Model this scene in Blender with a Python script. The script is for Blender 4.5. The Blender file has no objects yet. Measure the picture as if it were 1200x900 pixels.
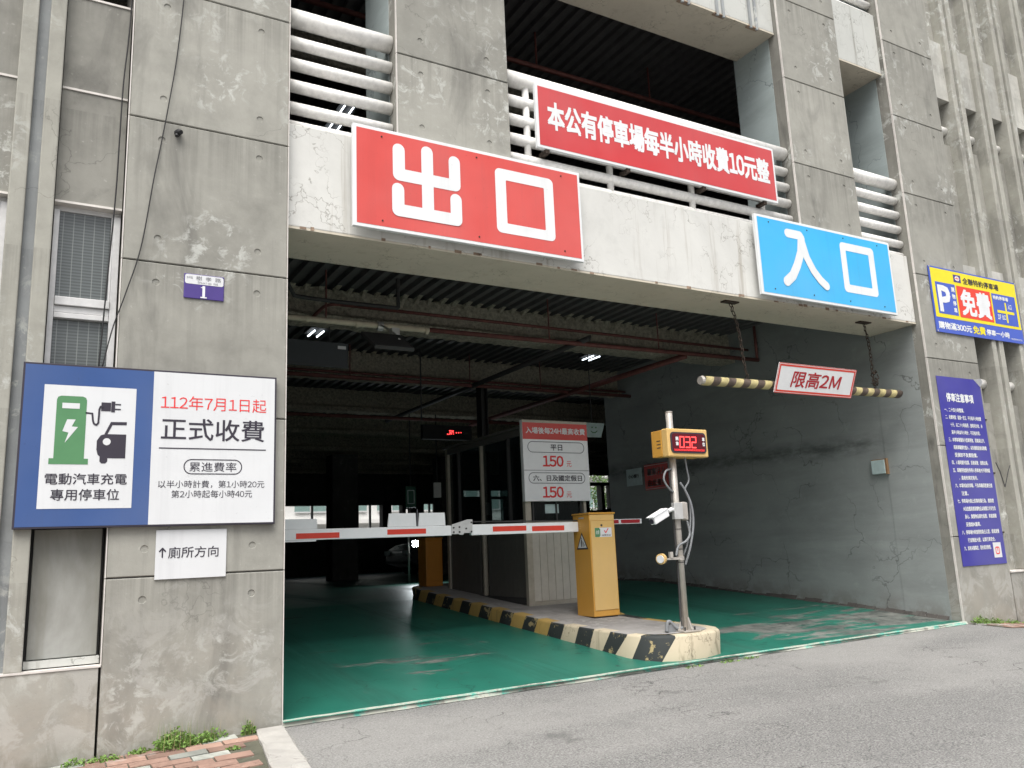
import bpy, bmesh, math, random
from mathutils import Vector, Matrix
random.seed(7)
C = bpy.context.scene.collection
S = bpy.context.scene
PI = math.pi
# ------------------------------------------------------------------ camera
cam = bpy.data.cameras.new('camera'); camo = bpy.data.objects.new('camera', cam); C.objects.link(camo)
cam.sensor_width = 36; cam.sensor_fit = 'HORIZONTAL'; cam.lens = 976.15 / 1200 * 36
cam.clip_start = .05; cam.clip_end = 500
R = ((0.866853, 0.060832, 0.494839), (-0.496825, 0.188221, 0.847194), (-0.041603, -0.980241, 0.193383))
mw = Matrix(((R[0][0], -R[0][1], -R[0][2], -1.427), (R[1][0], -R[1][1], -R[1][2], -5.3916),
             (R[2][0], -R[2][1], -R[2][2], 1.0), (0, 0, 0, 1)))
camo.matrix_world = mw; S.camera = camo
# ------------------------------------------------------------------ light
SUN_EL, SUN_AZ = math.radians(62), math.radians(215)
w = bpy.data.worlds.new('World'); S.world = w; w.use_nodes = True
nt = w.node_tree; bg = nt.nodes['Background']
sky = nt.nodes.new('ShaderNodeTexSky'); sky.sky_type = 'NISHITA'; sky.sun_disc = False
sky.sun_elevation = SUN_EL; sky.sun_rotation = SUN_AZ; sky.air_density = 1.0; sky.dust_density = 6; sky.ozone_density = 1
hs = nt.nodes.new('ShaderNodeHueSaturation'); hs.inputs['Saturation'].default_value = .35
nt.links.new(sky.outputs[0], hs.inputs['Color']); nt.links.new(hs.outputs[0], bg.inputs[0])
bg.inputs[1].default_value = .12
sun = bpy.data.lights.new('sun', 'SUN'); suno = bpy.data.objects.new('sun', sun); C.objects.link(suno)
sun.energy = 2.0; sun.angle = math.radians(50); sun.color = (1, .97, .92)
sd = Vector((math.sin(SUN_AZ) * math.cos(SUN_EL), math.cos(SUN_AZ) * math.cos(SUN_EL), math.sin(SUN_EL)))
suno.rotation_euler = sd.to_track_quat('Z', 'Y').to_euler()
S.view_settings.view_transform = 'Standard'; S.view_settings.look = 'None'
S.view_settings.exposure = 0.72; S.view_settings.gamma = 1
S.cycles.max_bounces = 8; S.cycles.diffuse_bounces = 5

# ------------------------------------------------------------------ materials
class NT:
    def __init__(s, name, rough=.8, metal=0, spec=.4):
        s.m = bpy.data.materials.new(name); s.m.use_nodes = True; s.t = s.m.node_tree
        s.b = s.t.nodes['Principled BSDF']; s.b.inputs['Roughness'].default_value = rough
        s.b.inputs['Metallic'].default_value = metal; s.b.inputs['Specular IOR Level'].default_value = spec
        s.g = s.t.nodes.new('ShaderNodeNewGeometry'); s.P = s.g.outputs['Position']
    def node(s, ty, ins=(), **pr):
        n = s.t.nodes.new(ty)
        for k, v in pr.items(): setattr(n, k, v)
        for k, v in dict(ins).items():
            if hasattr(v, 'links'): s.t.links.new(v, n.inputs[k])
            else: n.inputs[k].default_value = v
        return n
    def vec(s, sx=1, sy=1, sz=1, off=(0, 0, 0)):
        return s.node('ShaderNodeMapping', {'Vector': s.P, 'Scale': (sx, sy, sz), 'Location': off}).outputs[0]
    def noise(s, scale, detail=4, rough=.55, vec=None, dist=0):
        return s.node('ShaderNodeTexNoise', {'Vector': vec or s.P, 'Scale': scale, 'Detail': detail, 'Roughness': rough, 'Distortion': dist}).outputs['Fac']
    def ramp(s, fac, a, b, x=0., y=1.):
        return s.node('ShaderNodeMapRange', {'Value': fac, 'From Min': a, 'From Max': b, 'To Min': x, 'To Max': y}).outputs[0]
    def math(s, op, a, b=0.):
        return s.node('ShaderNodeMath', {0: a, 1: b}, operation=op).outputs[0]
    def mix(s, fac, a, b, bl='MIX'):
        c = lambda v: v if hasattr(v, 'links') else ((v, v, v, 1) if isinstance(v, (int, float)) else tuple(v) + (1,))
        n = s.node('ShaderNodeMix', {}, data_type='RGBA', blend_type=bl)
        for k, v in ((0, fac), (6, c(a)), (7, c(b))):
            if hasattr(v, 'links'): s.t.links.new(v, n.inputs[k])
            else: n.inputs[k].default_value = v
        return n.outputs[2]
    def out(s, col=None, rough=None, bump=None, bs=.3, bd=.01):
        if col is not None:
            if hasattr(col, 'links'): s.t.links.new(col, s.b.inputs['Base Color'])
            else: s.b.inputs['Base Color'].default_value = tuple(col) + (1,)
        if rough is not None: s.t.links.new(rough, s.b.inputs['Roughness'])
        if bump is not None:
            n = s.node('ShaderNodeBump', {'Height': bump, 'Strength': bs, 'Distance': bd}); s.t.links.new(n.outputs[0], s.b.inputs['Normal'])
        return s.m
    def z(s):
        return s.node('ShaderNodeSeparateXYZ', {0: s.P}).outputs
    def rnd(s):
        return s.node('ShaderNodeObjectInfo').outputs['Random']

def concrete(name, base, light=.62, dark=.5, white=1., low=True, jit=.12, bumps=.35):
    n = NT(name, .88, spec=.25)
    br, bg_, bb = base
    big = n.noise(1.3, 5, .6, dist=.5); mid = n.noise(7, 6, .65); fine = n.noise(60, 3, .6)
    c = n.mix(n.ramp(big, .3, .7), [v * .78 for v in base], [v * 1.18 for v in base])
    c = n.mix(n.ramp(mid, .35, .75, 0, .55), c, [v * 1.35 for v in base])
    c = n.mix(n.ramp(n.noise(2.1, 6, .62, n.vec(1, 1, .35, (5, 3, 1)), 1.2), .56, .72, 0, dark), c, [base[0] * .45, base[1] * .45, base[2] * .46])
    # vertical run marks
    st = n.noise(1, 4, .6, n.vec(9, 9, .5))
    c = n.mix(n.ramp(st, .56, .72, 0, .35), c, [v * .6 for v in base])
    zj = n.math('FRACT', n.math('DIVIDE', n.math('SUBTRACT', n.z()[2], .926), .963))
    ru = n.math('MULTIPLY', n.ramp(n.math('ADD', zj, n.math('MULTIPLY', n.noise(1, 3, .5, n.vec(5, 5, .1, (2, 1, 0))), .5)), .78, 1.25), n.ramp(n.noise(1, 5, .7, n.vec(22, 22, .35, (7, 3, 1))), .42, .62))
    c = n.mix(n.math('MULTIPLY', ru, .45), c, [v * .5 for v in base])
    cw = n.node('ShaderNodeVectorMath', {0: n.P, 1: n.node('ShaderNodeTexNoise', {'Vector': n.P, 'Scale': 3, 'Detail': 5}).outputs['Color']}, operation='ADD').outputs[0]
    hc = n.math('MULTIPLY', n.ramp(n.node('ShaderNodeTexVoronoi', {'Vector': cw, 'Scale': .9}, feature='DISTANCE_TO_EDGE').outputs['Distance'], .006, .001), n.ramp(n.noise(1.3, 3, .5, n.vec(1, 1, 1, (8, 1, 6))), .53, .6))
    c = n.mix(n.math('MULTIPLY', hc, .5), c, [v * .45 for v in base])
    # pale lime blooms
    ef = n.math('MULTIPLY', n.ramp(n.noise(1.6, 2, .5, n.vec(1, 1, 1, (9, 2, 4))), .5, .62), n.ramp(n.noise(9, 8, .72, dist=.6), .52, .62))
    c = n.mix(n.math('MULTIPLY', ef, .8 * white), c, (.52, .53, .5))
    c = n.mix(n.ramp(n.noise(28, 3, .5), .68, .75, 0, .35), c, (.5, .5, .46))
    if low:   # splash zone with rusty soil stains near the pavement
        z = n.z()[2]
        lo = n.math('MULTIPLY', n.ramp(z, .75, .1), n.ramp(n.noise(2.6, 6, .65, dist=.8), .4, .62))
        c = n.mix(n.math('MULTIPLY', lo, .5), c, (.34, .31, .265))
        lo2 = n.math('MULTIPLY', n.ramp(z, .9, .45), n.ramp(n.noise(3.5, 7, .7, n.vec(1, 1, 1, (3, 7, 2)), 1.), .5, .57))
        c = n.mix(n.math('MULTIPLY', lo2, .5), c, (.42, .415, .39))
        gr = n.math('MULTIPLY', n.ramp(z, .12, -.05), n.ramp(n.noise(6, 5, .6), .35, .6))
        c = n.mix(n.math('MULTIPLY', gr, .6), c, (.13, .12, .09))
    j = n.ramp(n.rnd(), 0, 1, 1 - jit, 1 + jit)
    c = n.mix(1., c, n.node('ShaderNodeCombineColor', {0: j, 1: j, 2: j}).outputs[0], 'MULTIPLY')
    pits = n.ramp(n.noise(90, 2, .5), .3, .36)
    h = n.math('ADD', n.math('MULTIPLY', fine, .4), n.math('ADD', n.math('MULTIPLY', mid, .6), n.math('MULTIPLY', pits, .5)))
    return n.out(c, None, h, bumps, .006)

def cracked_paint(name, base, dirt, amt=.6):
    n = NT(name, .75, spec=.3)
    big = n.noise(1.2, 6, .65, dist=.4); mid = n.noise(6, 7, .7)
    c = n.mix(n.ramp(big, .35, .7), [v * .86 for v in base], base)
    c = n.mix(n.ramp(mid, .55, .75, 0, .5), c, [v * .72 for v in base])
    st = n.noise(1, 5, .65, n.vec(11, 11, .45))
    c = n.mix(n.ramp(st, .56, .74, 0, amt), c, dirt)
    wv = n.node('ShaderNodeVectorMath', {0: n.P, 1: n.node('ShaderNodeTexNoise', {'Vector': n.P, 'Scale': 5, 'Detail': 4}).outputs['Color']}, operation='ADD').outputs[0]
    vo = n.node('ShaderNodeTexVoronoi', {'Vector': wv, 'Scale': 2.2}, feature='DISTANCE_TO_EDGE').outputs['Distance']
    cr = n.math('MULTIPLY', n.ramp(vo, .018, .004), n.ramp(n.noise(2.5, 3, .5), .45, .58))
    c = n.mix(n.math('MULTIPLY', cr, .55), c, [v * .5 for v in dirt])
    return n.out(c, None, n.math('SUBTRACT', mid, cr), .3, .006)

def plain(name, col, rough=.5, metal=0, var=.12, scale=14, bump=.05, spec=.4):
    n = NT(name, rough, metal, spec)
    f = n.noise(scale, 5, .6)
    c = n.mix(n.ramp(f, .3, .75), [v * (1 - var) for v in col], [min(1, v * (1 + var)) for v in col])
    g = n.noise(2.5, 6, .7)
    c = n.mix(n.ramp(g, .55, .8, 0, var * 1.5), c, [v * .55 for v in col])
    if scale <= 3:
        k = n.noise(1, 5, .7, n.vec(14, 14, .5)); c = n.mix(n.ramp(k, .52, .75, 0, .22), c, [v * .62 + .02 for v in col])
        sp = n.noise(38, 3, .6); c = n.mix(n.ramp(sp, .68, .74, 0, .3), c, [v * .55 for v in col])
        c = n.mix(n.ramp(n.noise(1.1, 3, .5), .35, .7, 0, .10), c, (.5, .5, .5))
        return n.out(c, n.ramp(f, .3, .8, rough, min(1, rough + .2)), n.noise(2.2, 2, .4), .25, .02)
    return n.out(c, n.ramp(f, .3, .8, rough, min(1, rough + .15)), f, bump, .003)

def glow(name, col, st):
    n = NT(name); n.b.inputs['Emission Color'].default_value = tuple(col) + (1,); n.b.inputs['Emission Strength'].default_value = st
    return n.out([v * .3 for v in col])

MT = {}
MT['panel'] = concrete('panel concrete', (.288, .284, .255), dark=.6)
MT['rib'] = concrete('rib concrete', (.335, .33, .292), dark=.65, jit=.05)
MT['baywall'] = concrete('bay wall concrete', (.262, .258, .232), white=1.3, dark=.8)
MT['groove'] = concrete('groove concrete', (.075, .07, .065), white=.2, low=False)
MT['channel'] = concrete('channel concrete', (.27, .285, .29), low=False)
MT['rough'] = concrete('rough edge concrete', (.24, .235, .21), dark=.9, white=1.4)
MT['lintel'] = cracked_paint('weathered white wash', (.56, .57, .54), (.22, .21, .18), .8)
MT['fascia'] = cracked_paint('white fascia paint', (.68, .68, .65), (.34, .31, .26), .75)
MT['soffit'] = cracked_paint('cream soffit paint', (.62, .57, .47), (.36, .31, .22), .4)
MT['trim'] = plain('pale pvc chamfer strip', (.64, .61, .575), .6)
MT['baylintel'] = concrete('pale bay lintel concrete', (.42, .415, .38), low=False)
MT['whitepipe'] = plain('white pipe paint', (.86, .85, .82), .45, var=.14, scale=22)
MT['white'] = plain('white sign face', (.66, .675, .69), .35, var=.03, scale=3)
MT['wletter'] = plain('white vinyl letters', (.74, .76, .77), .4, var=.04, scale=3)
MT['red'] = plain('red sign face', (.62, .075, .065), .4, var=.06, scale=2)
MT['red2'] = plain('long red sign face', (.55, .045, .05), .4, var=.06, scale=2)
MT['cyan'] = plain('cyan sign face', (.045, .43, .80), .4, var=.05, scale=2)
MT['blue'] = plain('royal blue sign face', (.024, .075, .245), .4, var=.06, scale=2)
MT['navy'] = plain('indigo notice vinyl', (.042, .038, .29), .5, var=.08, scale=3)
MT['purple'] = plain('violet plate enamel', (.07, .045, .22), .35, var=.06)
MT['black'] = plain('black vinyl', (.035, .03, .045), .5, var=.05)
MT['green'] = plain('green vinyl', (.085, .235, .105), .5, var=.05)
MT['redtext'] = plain('red vinyl text', (.72, .04, .04), .5, var=.04)
MT['darkred'] = plain('dark red text', (.45, .02, .03), .5, var=.04)
MT['yellow'] = plain('banner yellow', (.78, .66, .03), .5, var=.05)
MT['bannerblue'] = plain('banner blue', (.07, .12, .50), .5, var=.06)
MT['graytext'] = plain('grey outline', (.18, .18, .2), .5)
MT['alu'] = plain('brushed aluminium', (.62, .62, .61), .35, .5)
MT['winframe'] = plain('white window frame', (.62, .62, .62), .4, .1)
MT['steel'] = plain('galvanised pole', (.50, .47, .43), .42, .45)
MT['darksteel'] = plain('dark painted steel', (.045, .045, .045), .6)
MT['rust'] = plain('rusty chain iron', (.06, .045, .035), .8, .3, .5, 60, .3)
MT['boxorange_shaded'] = plain('orange enamel darkened for shade', (.42, .17, .02), .4, var=.08, scale=5)  # more orange than the front cabinet, and darkened to stand for interior shade
MT['rustpale'] = plain('rust stained mortar', (.30, .22, .16), .85, var=.4)
MT['boxyellow'] = plain('orange yellow enamel', (.60, .30, .04), .38, var=.05, scale=3)
MT['boxlight'] = plain('pale yellow enamel', (.66, .43, .15), .38, var=.05, scale=3)
MT['armwhite'] = plain('white barrier arm paint', (.86, .87, .88), .3, var=.03)
MT['armred'] = plain('red reflective tape', (.74, .06, .035), .35, var=.05)
MT['redpipe'] = plain('sprinkler red oxide paint', (.15, .055, .047), .6, var=.35)
MT['creampipe'] = plain('cream pvc pipe', (.58, .52, .40), .5, var=.15)
MT['booth'] = plain('beige booth cladding', (.52, .49, .43), .5, var=.08)
MT['boothframe'] = plain('beige anodised frame', (.42, .385, .32), .4, .2)
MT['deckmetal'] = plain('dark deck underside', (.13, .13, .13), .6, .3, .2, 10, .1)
MT['spray'] = None
n = NT('sprayed fireproofing', .95, spec=.1)
a_ = n.noise(26, 5, .7); b_ = n.noise(70, 3, .7)
MT['spray'] = n.out(n.mix(n.ramp(a_, .3, .7), (.27, .25, .195), (.74, .70, .58)), None, n.math('ADD', a_, b_), 1., .05)
MT['cream'] = cracked_paint('cream stripe paint', (.56, .49, .36), (.22, .19, .13), .95)
MT['ochre'] = cracked_paint('ochre stripe paint', (.50, .34, .11), (.18, .14, .07), .8)
n = NT('black stripe paint', .7); f_ = n.noise(9, 7, .7, dist=.5)
MT['kblack'] = n.out(n.mix(n.ramp(f_, .56, .60, 0, .85), (.028, .033, .033), (.40, .32, .16)), None, f_, .3, .006)
MT['stripey'] = plain('faded yellow pipe paint', (.50, .43, .21), .45, var=.3)
MT['stripeb'] = plain('brown black pipe paint', (.10, .075, .06), .5, var=.3)
MT['islandtop'] = concrete('island top concrete', (.30, .29, .28), low=False, white=.6)
MT['kerbstone'] = concrete('granite kerb', (.33, .32, .30), low=False, dark=.2, white=.5)
MT['glassdark'] = None
n = NT('booth dark glass', .03, spec=.7)
n.out((.02, .026, .028)); tr_ = n.node('ShaderNodeBsdfTransparent', {'Color': (.55, .62, .62, 1)}); mx_ = n.node('ShaderNodeMixShader', {0: .62, 1: n.b.outputs[0], 2: tr_.outputs[0]})
n.t.links.new(mx_.outputs[0], n.t.nodes['Material Output'].inputs['Surface']); MT['glassdark'] = n.m
n = NT('tinted window glass', .12, spec=.6)
zz = n.z()
sl = n.node('ShaderNodeTexWave', {'Vector': n.P, 'Scale': 16., 'Distortion': .4}, bands_direction='Z').outputs['Fac']
vx = n.node('ShaderNodeTexWave', {'Vector': n.P, 'Scale': 5.5, 'Distortion': .1}, bands_direction='X').outputs['Fac']
c_ = n.mix(n.ramp(sl, 0, 1), (.075, .085, .085), (.13, .145, .145)); c_ = n.mix(n.ramp(vx, .965, 1, 0, .6), c_, (.30, .32, .31))
MT['blindglass'] = n.out(c_)
n = NT('board over window', .9, spec=.1); f_ = n.noise(2.2, 6, .6, n.vec(1, 1, .5), .6); g_ = n.noise(1, 4, .6, n.vec(14, 14, .4))
c_ = n.mix(n.ramp(f_, .3, .7), (.20, .20, .175), (.38, .385, .365)); c_ = n.mix(n.ramp(g_, .5, .75, 0, .4), c_, (.22, .21, .17))
MT['board'] = n.out(c_, None, f_, .1, .004)
# asphalt
n = NT('weathered asphalt', .9, spec=.25)
f_ = n.noise(95, 4, .8); g_ = n.noise(60, 3, .7); b_ = n.noise(.55, 4, .55, dist=.6); m_ = n.noise(3.2, 6, .65)
c_ = n.mix(n.ramp(f_, .34, .70), (.055, .055, .055), (.37, .368, .355))
c_ = n.mix(n.ramp(n.noise(.5, 3, .5, n.vec(.6, 1.6, 1), .3), .42, .62, 0, .42), c_, (.34, .335, .32)); c_ = n.mix(n.ramp(m_, .52, .75, 0, .35), c_, (.14, .14, .14))
c_ = n.mix(n.ramp(g_, .66, .74, 0, .7), c_, (.50, .49, .46))
wv = n.node('ShaderNodeVectorMath', {0: n.P, 1: n.node('ShaderNodeTexNoise', {'Vector': n.P, 'Scale': 3, 'Detail': 6}).outputs['Color']}, operation='ADD').outputs[0]
vo = n.node('ShaderNodeTexVoronoi', {'Vector': wv, 'Scale': 1.1}, feature='DISTANCE_TO_EDGE').outputs['Distance']
cr = n.math('MULTIPLY', n.ramp(vo, .008, .002), n.ramp(n.noise(1.1, 3, .5), .5, .6))
c_ = n.mix(n.math('MULTIPLY', cr, .7), c_, (.05, .05, .05))
ol = n.ramp(n.noise(1.7, 4, .6, n.vec(1, 1, 1, (3, 5, 0))), .66, .72); c_ = n.mix(n.math('MULTIPLY', ol, .4), c_, (.07, .07, .068))
MT['asphalt'] = n.out(c_, None, n.math('ADD', n.math('SUBTRACT', f_, n.math('MULTIPLY', cr, 2)), g_), .55, .008)
# green floor coating
n = NT('green floor coating', .5, spec=.4)
X_, Y_, Z_ = n.z()
base = n.mix(n.ramp(n.noise(1.4, 5, .6), .3, .7), (.012, .115, .082), (.024, .170, .122))
base = n.mix(n.ramp(n.noise(1, 5, .65, n.vec(2.2, .7, 1)), .5, .72, 0, .55), base, (.02, .10, .075))
wear = n.noise(1.2, 8, .68, n.vec(.55, 2.6, 1, (4.1, 2.2, 0)), .8)
band = n.math('MULTIPLY', n.ramp(X_, 4.0, 4.9), n.math('MULTIPLY', n.ramp(Y_, 1.9, 1.3), n.ramp(Y_, -.1, .5)))
band2 = n.math('MULTIPLY', n.math('MULTIPLY', n.ramp(X_, .6, 1.4), n.ramp(X_, 2.9, 2.2)), n.math('MULTIPLY', n.ramp(Y_, 2.8, 1.9), n.ramp(Y_, .2, .9)))
thr = n.math('ADD', wear, n.math('MULTIPLY', band, .19))
thr = n.math('ADD', thr, n.math('MULTIPLY', band2, .075))
wm = n.ramp(thr, .645, .68)
wcol = n.mix(n.ramp(n.noise(6, 6, .7), .35, .65), (.05, .055, .052), (.20, .20, .185))
c_ = n.mix(n.math('MULTIPLY', wm, .93), base, wcol)
tx = n.math('ABSOLUTE', n.math('SUBTRACT', n.math('ABSOLUTE', n.math('SUBTRACT', n.math('PINGPONG', n.math('ADD', X_, .5), 3.6 / 1.), 1.9)), .72))
tr = n.math('MULTIPLY', n.ramp(tx, .30, .05), n.ramp(n.noise(1, 6, .7, n.vec(7, .5, 1)), .35, .65))
c_ = n.mix(n.math('MULTIPLY', tr, .42), c_, (.018, .05, .042))
dr = n.ramp(n.noise(11, 3, .5, n.vec(1, 1, 1, (3, 9, 2))), .70, .735); dr2 = n.ramp(n.noise(4.5, 5, .65, n.vec(1, 1, 1, (6, 1, 2))), .66, .70)
c_ = n.mix(n.math('MULTIPLY', dr, .7), c_, (.02, .03, .028)); c_ = n.mix(n.math('MULTIPLY', dr2, .45), c_, (.07, .12, .10))
fw = n.node('ShaderNodeVectorMath', {0: n.P, 1: n.node('ShaderNodeTexNoise', {'Vector': n.P, 'Scale': 2.2, 'Detail': 5}).outputs['Color']}, operation='ADD').outputs[0]
fc = n.math('MULTIPLY', n.ramp(n.node('ShaderNodeTexVoronoi', {'Vector': fw, 'Scale': .8}, feature='DISTANCE_TO_EDGE').outputs['Distance'], .008, .002), n.ramp(n.noise(1.2, 3, .5), .45, .55))
c_ = n.mix(n.math('MULTIPLY', fc, .7), c_, (.01, .03, .026))
sc = n.ramp(n.noise(2, 4, .6, n.vec(.6, 9, 1, (1, 2, 3)), 2.), .70, .73, 0, .5)
c_ = n.mix(sc, c_, (.02, .05, .045))
MT['greenfloor'] = n.out(c_, n.ramp(n.math('ADD', wm, n.math('MULTIPLY', tr, .5)), 0, 1, .46, .85), n.math('SUBTRACT', n.noise(30, 4, .6), wm), .12, .006)
n = NT('worn threshold paint', .7); f_ = n.noise(5, 8, .75, n.vec(1, 3, 1)); 
c_ = n.mix(n.ramp(f_, .40, .5), (.10, .42, .33), (.42, .43, .37)); c_ = n.mix(n.ramp(n.noise(7, 6, .7, n.vec(1, 1, 1, (4, 4, 4))), .55, .6), c_, (.26, .25, .22))
MT['thresh'] = n.out(c_, None, f_, .4, .01)
# side wall: teal washed render with tyre-black smears and cracks
def washed(name, base, jitdark=.7, rub=True):
    n = NT(name, .85, spec=.25)
    X, Y, Z = n.z()
    c = n.mix(n.ramp(n.noise(1.1, 6, .6, dist=.4), .3, .7), [v * .88 for v in base], [v * 1.08 for v in base])
    c = n.mix(n.ramp(n.noise(1, 6, .65, n.vec(1, .45, 2.6), .3), .45, .72, 0, jitdark), c, [v * .42 for v in base])
    c = n.mix(n.ramp(n.noise(5, 7, .7), .58, .72, 0, .4), c, [min(1, v * 1.3) for v in base])
    if rub:
        dm = n.math('MULTIPLY', n.ramp(n.math('ABSOLUTE', n.math('SUBTRACT', Z, n.math('ADD', 1.98, n.math('MULTIPLY', Y, .03)))), .17, .02), n.math('MULTIPLY', n.ramp(Y, .45, 1.0), n.ramp(n.noise(3, 5, .7, n.vec(1, 1, 3)), .3, .6)))
        c = n.mix(n.math('MULTIPLY', dm, .75), c, [v * .22 for v in base])
        bt = n.math('MULTIPLY', n.ramp(n.math('SUBTRACT', Z, n.math('MULTIPLY', Y, .08)), .3, .06), n.ramp(n.noise(4, 7, .7), .4, .55))
        c = n.mix(n.math('MULTIPLY', bt, .7), c, (.17, .16, .14))
    wv = n.node('ShaderNodeVectorMath', {0: n.P, 1: n.node('ShaderNodeTexNoise', {'Vector': n.P, 'Scale': 2.5, 'Detail': 4}).outputs['Color']}, operation='ADD').outputs[0]
    vo = n.node('ShaderNodeTexVoronoi', {'Vector': wv, 'Scale': 1.0}, feature='DISTANCE_TO_EDGE').outputs['Distance']
    cr = n.math('MULTIPLY', n.ramp(vo, .010, .003), n.ramp(n.noise(1.2, 3, .5, n.vec(1, 1, 1, (2, 2, 2))), .45, .55))
    c = n.mix(n.math('MULTIPLY', cr, .6), c, [v * .3 for v in base])
    return n.out(c, None, n.math('SUBTRACT', n.noise(40, 4, .6), cr), .25, .005)
MT['sidewall'] = washed('teal washed wall', (.315, .34, .335), .45)
MT['reveal'] = washed('teal washed reveal', (.38, .44, .44), .45, False)
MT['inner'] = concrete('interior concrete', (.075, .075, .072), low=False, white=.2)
MT['brick'] = concrete('red paving brick', (.30, .195, .155), low=False, jit=.3, dark=.3, white=.7)
MT['greybrick'] = concrete('grey paving brick', (.30, .31, .28), low=False, jit=.2)
MT['joint'] = concrete('sandy joints', (.10, .10, .075), low=False)
MT['leaf'] = plain('weed leaf', (.15, .26, .055), .6, var=.35, scale=40)
MT['drystem'] = plain('dry straw stem', (.38, .31, .17), .7, var=.3)
MT['treeleaf'] = plain('tree leaf', (.07, .13, .03), .6, var=.35, scale=4)
MT['bark'] = plain('bark', (.10, .08, .06), .9)
MT['cable'] = plain('black cable', (.02, .02, .022), .6)
MT['conduit'] = plain('grey flexible conduit', (.20, .21, .22), .5)
MT['farwhite'] = plain('pale rendered facade', (.70, .70, .68), .7, var=.05)
MT['farglass'] = plain('pale green far glass', (.22, .32, .30), .3)
MT['tube'] = glow('fluorescent tube', (.85, .93, 1.), 2.5)
MT['led'] = glow('red led', (1., .05, .05), 2.2)
MT['flood'] = glow('floodlight lens', (.9, .97, 1.), 160)
MT['ledback'] = plain('dark red display glass', (.10, .008, .014), .15, var=.1)
MT['frosty'] = plain('pale cyan plastic', (.50, .62, .62), .4)
MT['wood'] = plain('small wooden frame', (.28, .17, .09), .6)
MT['pitch'] = plain('matt black casing', (.008, .008, .009), .7)
MT['boothdark'] = plain('dark bronze frame', (.13, .125, .115), .4, .2)
MT['carpaint'] = plain('dark blue grey car paint', (.03, .04, .05), .25, .3, spec=.6)
MT['darkboard'] = plain('dark grey board', (.055, .062, .07), .5, var=.08)
MT['greensign'] = plain('dim green sign', (.03, .12, .08), .5)

# ------------------------------------------------------------------ mesh helpers
class MB:
    def __init__(s): s.v = []; s.f = []; s.mi = []
    def add(s, vs, fs, mi=0):
        o = len(s.v); s.v += [tuple(p) for p in vs]
        for f in fs: s.f.append(tuple(i + o for i in f)); s.mi.append(mi)
        return s
    def box(s, x0, x1, y0, y1, z0, z1, mi=0):
        v = [(x, y, z) for z in (z0, z1) for y in (y0, y1) for x in (x0, x1)]
        return s.add(v, [(0, 2, 3, 1), (4, 5, 7, 6), (0, 1, 5, 4), (2, 6, 7, 3), (0, 4, 6, 2), (1, 3, 7, 5)], mi)
    def flat(s, pts, y, mi=0):          # polygon in x,z facing -y
        a = sum(p[0] * q[1] - q[0] * p[1] for p, q in zip(pts, pts[1:] + pts[:1]))
        if a < 0: pts = pts[::-1]
        return s.add([(x, y, z) for x, z in pts], [tuple(range(len(pts)))], mi)
    def rect(s, x0, x1, z0, z1, y, mi=0): return s.flat([(x0, z0), (x1, z0), (x1, z1), (x0, z1)], y, mi)
    def ring(s, outer, inner, y, mi=0):
        n = len(outer)
        return s.add([(x, y, z) for x, z in outer + inner], [(i, (i + 1) % n, n + (i + 1) % n, n + i) for i in range(n)], mi)
    def prism(s, pts, y0, y1, mi=0):    # x,z polygon extruded in y
        a = sum(p[0] * q[1] - q[0] * p[1] for p, q in zip(pts, pts[1:] + pts[:1]))
        if a < 0: pts = pts[::-1]
        n = len(pts)
        return s.add([(x, y0, z) for x, z in pts] + [(x, y1, z) for x, z in pts],
                     [tuple(range(n)), tuple(range(2 * n - 1, n - 1, -1))] + [(i, n + i, n + (i + 1) % n, (i + 1) % n) for i in range(n)], mi)
    def tube(s, path, r, seg=10, mi=0, caps=True):
        P = [Vector(p) for p in path]; n = len(P); vs = []; u = None
        for i, p in enumerate(P):
            t = (P[min(i + 1, n - 1)] - P[max(i - 1, 0)]).normalized()
            if u is None: u = t.orthogonal().normalized()
            u = (u - t * u.dot(t)).normalized(); v = t.cross(u)
            rr = r[i] if isinstance(r, (list, tuple)) else r
            vs += [p + rr * (math.cos(2 * PI * k / seg) * u + math.sin(2 * PI * k / seg) * v) for k in range(seg)]
        fs = [(i * seg + k, i * seg + (k + 1) % seg, (i + 1) * seg + (k + 1) % seg, (i + 1) * seg + k) for i in range(n - 1) for k in range(seg)]
        if caps: fs += [tuple(range(seg))[::-1], tuple(range((n - 1) * seg, n * seg))]
        return s.add(vs, fs, mi)
    def obox(s, c, ax, ay, az, mi=0):   # oriented box: centre and half-axes
        c = Vector(c); ax, ay, az = Vector(ax), Vector(ay), Vector(az)
        v = [c + i * ax + j * ay + k * az for k in (-1, 1) for j in (-1, 1) for i in (-1, 1)]
        return s.add(v, [(0, 2, 3, 1), (4, 5, 7, 6), (0, 1, 5, 4), (2, 6, 7, 3), (0, 4, 6, 2), (1, 3, 7, 5)], mi)
    def mesh(s, name, mats, org=(0, 0, 0), smooth=False):
        m = bpy.data.meshes.new(name); o = Vector(org)
        m.from_pydata([Vector(v) - o for v in s.v], [], s.f)
        for q in (mats if isinstance(mats, (list, tuple)) else [mats]): m.materials.append(MT[q])
        m.polygons.foreach_set('material_index', s.mi)
        if smooth: m.polygons.foreach_set('use_smooth', [True] * len(s.f))
        m.update(); return m

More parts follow.
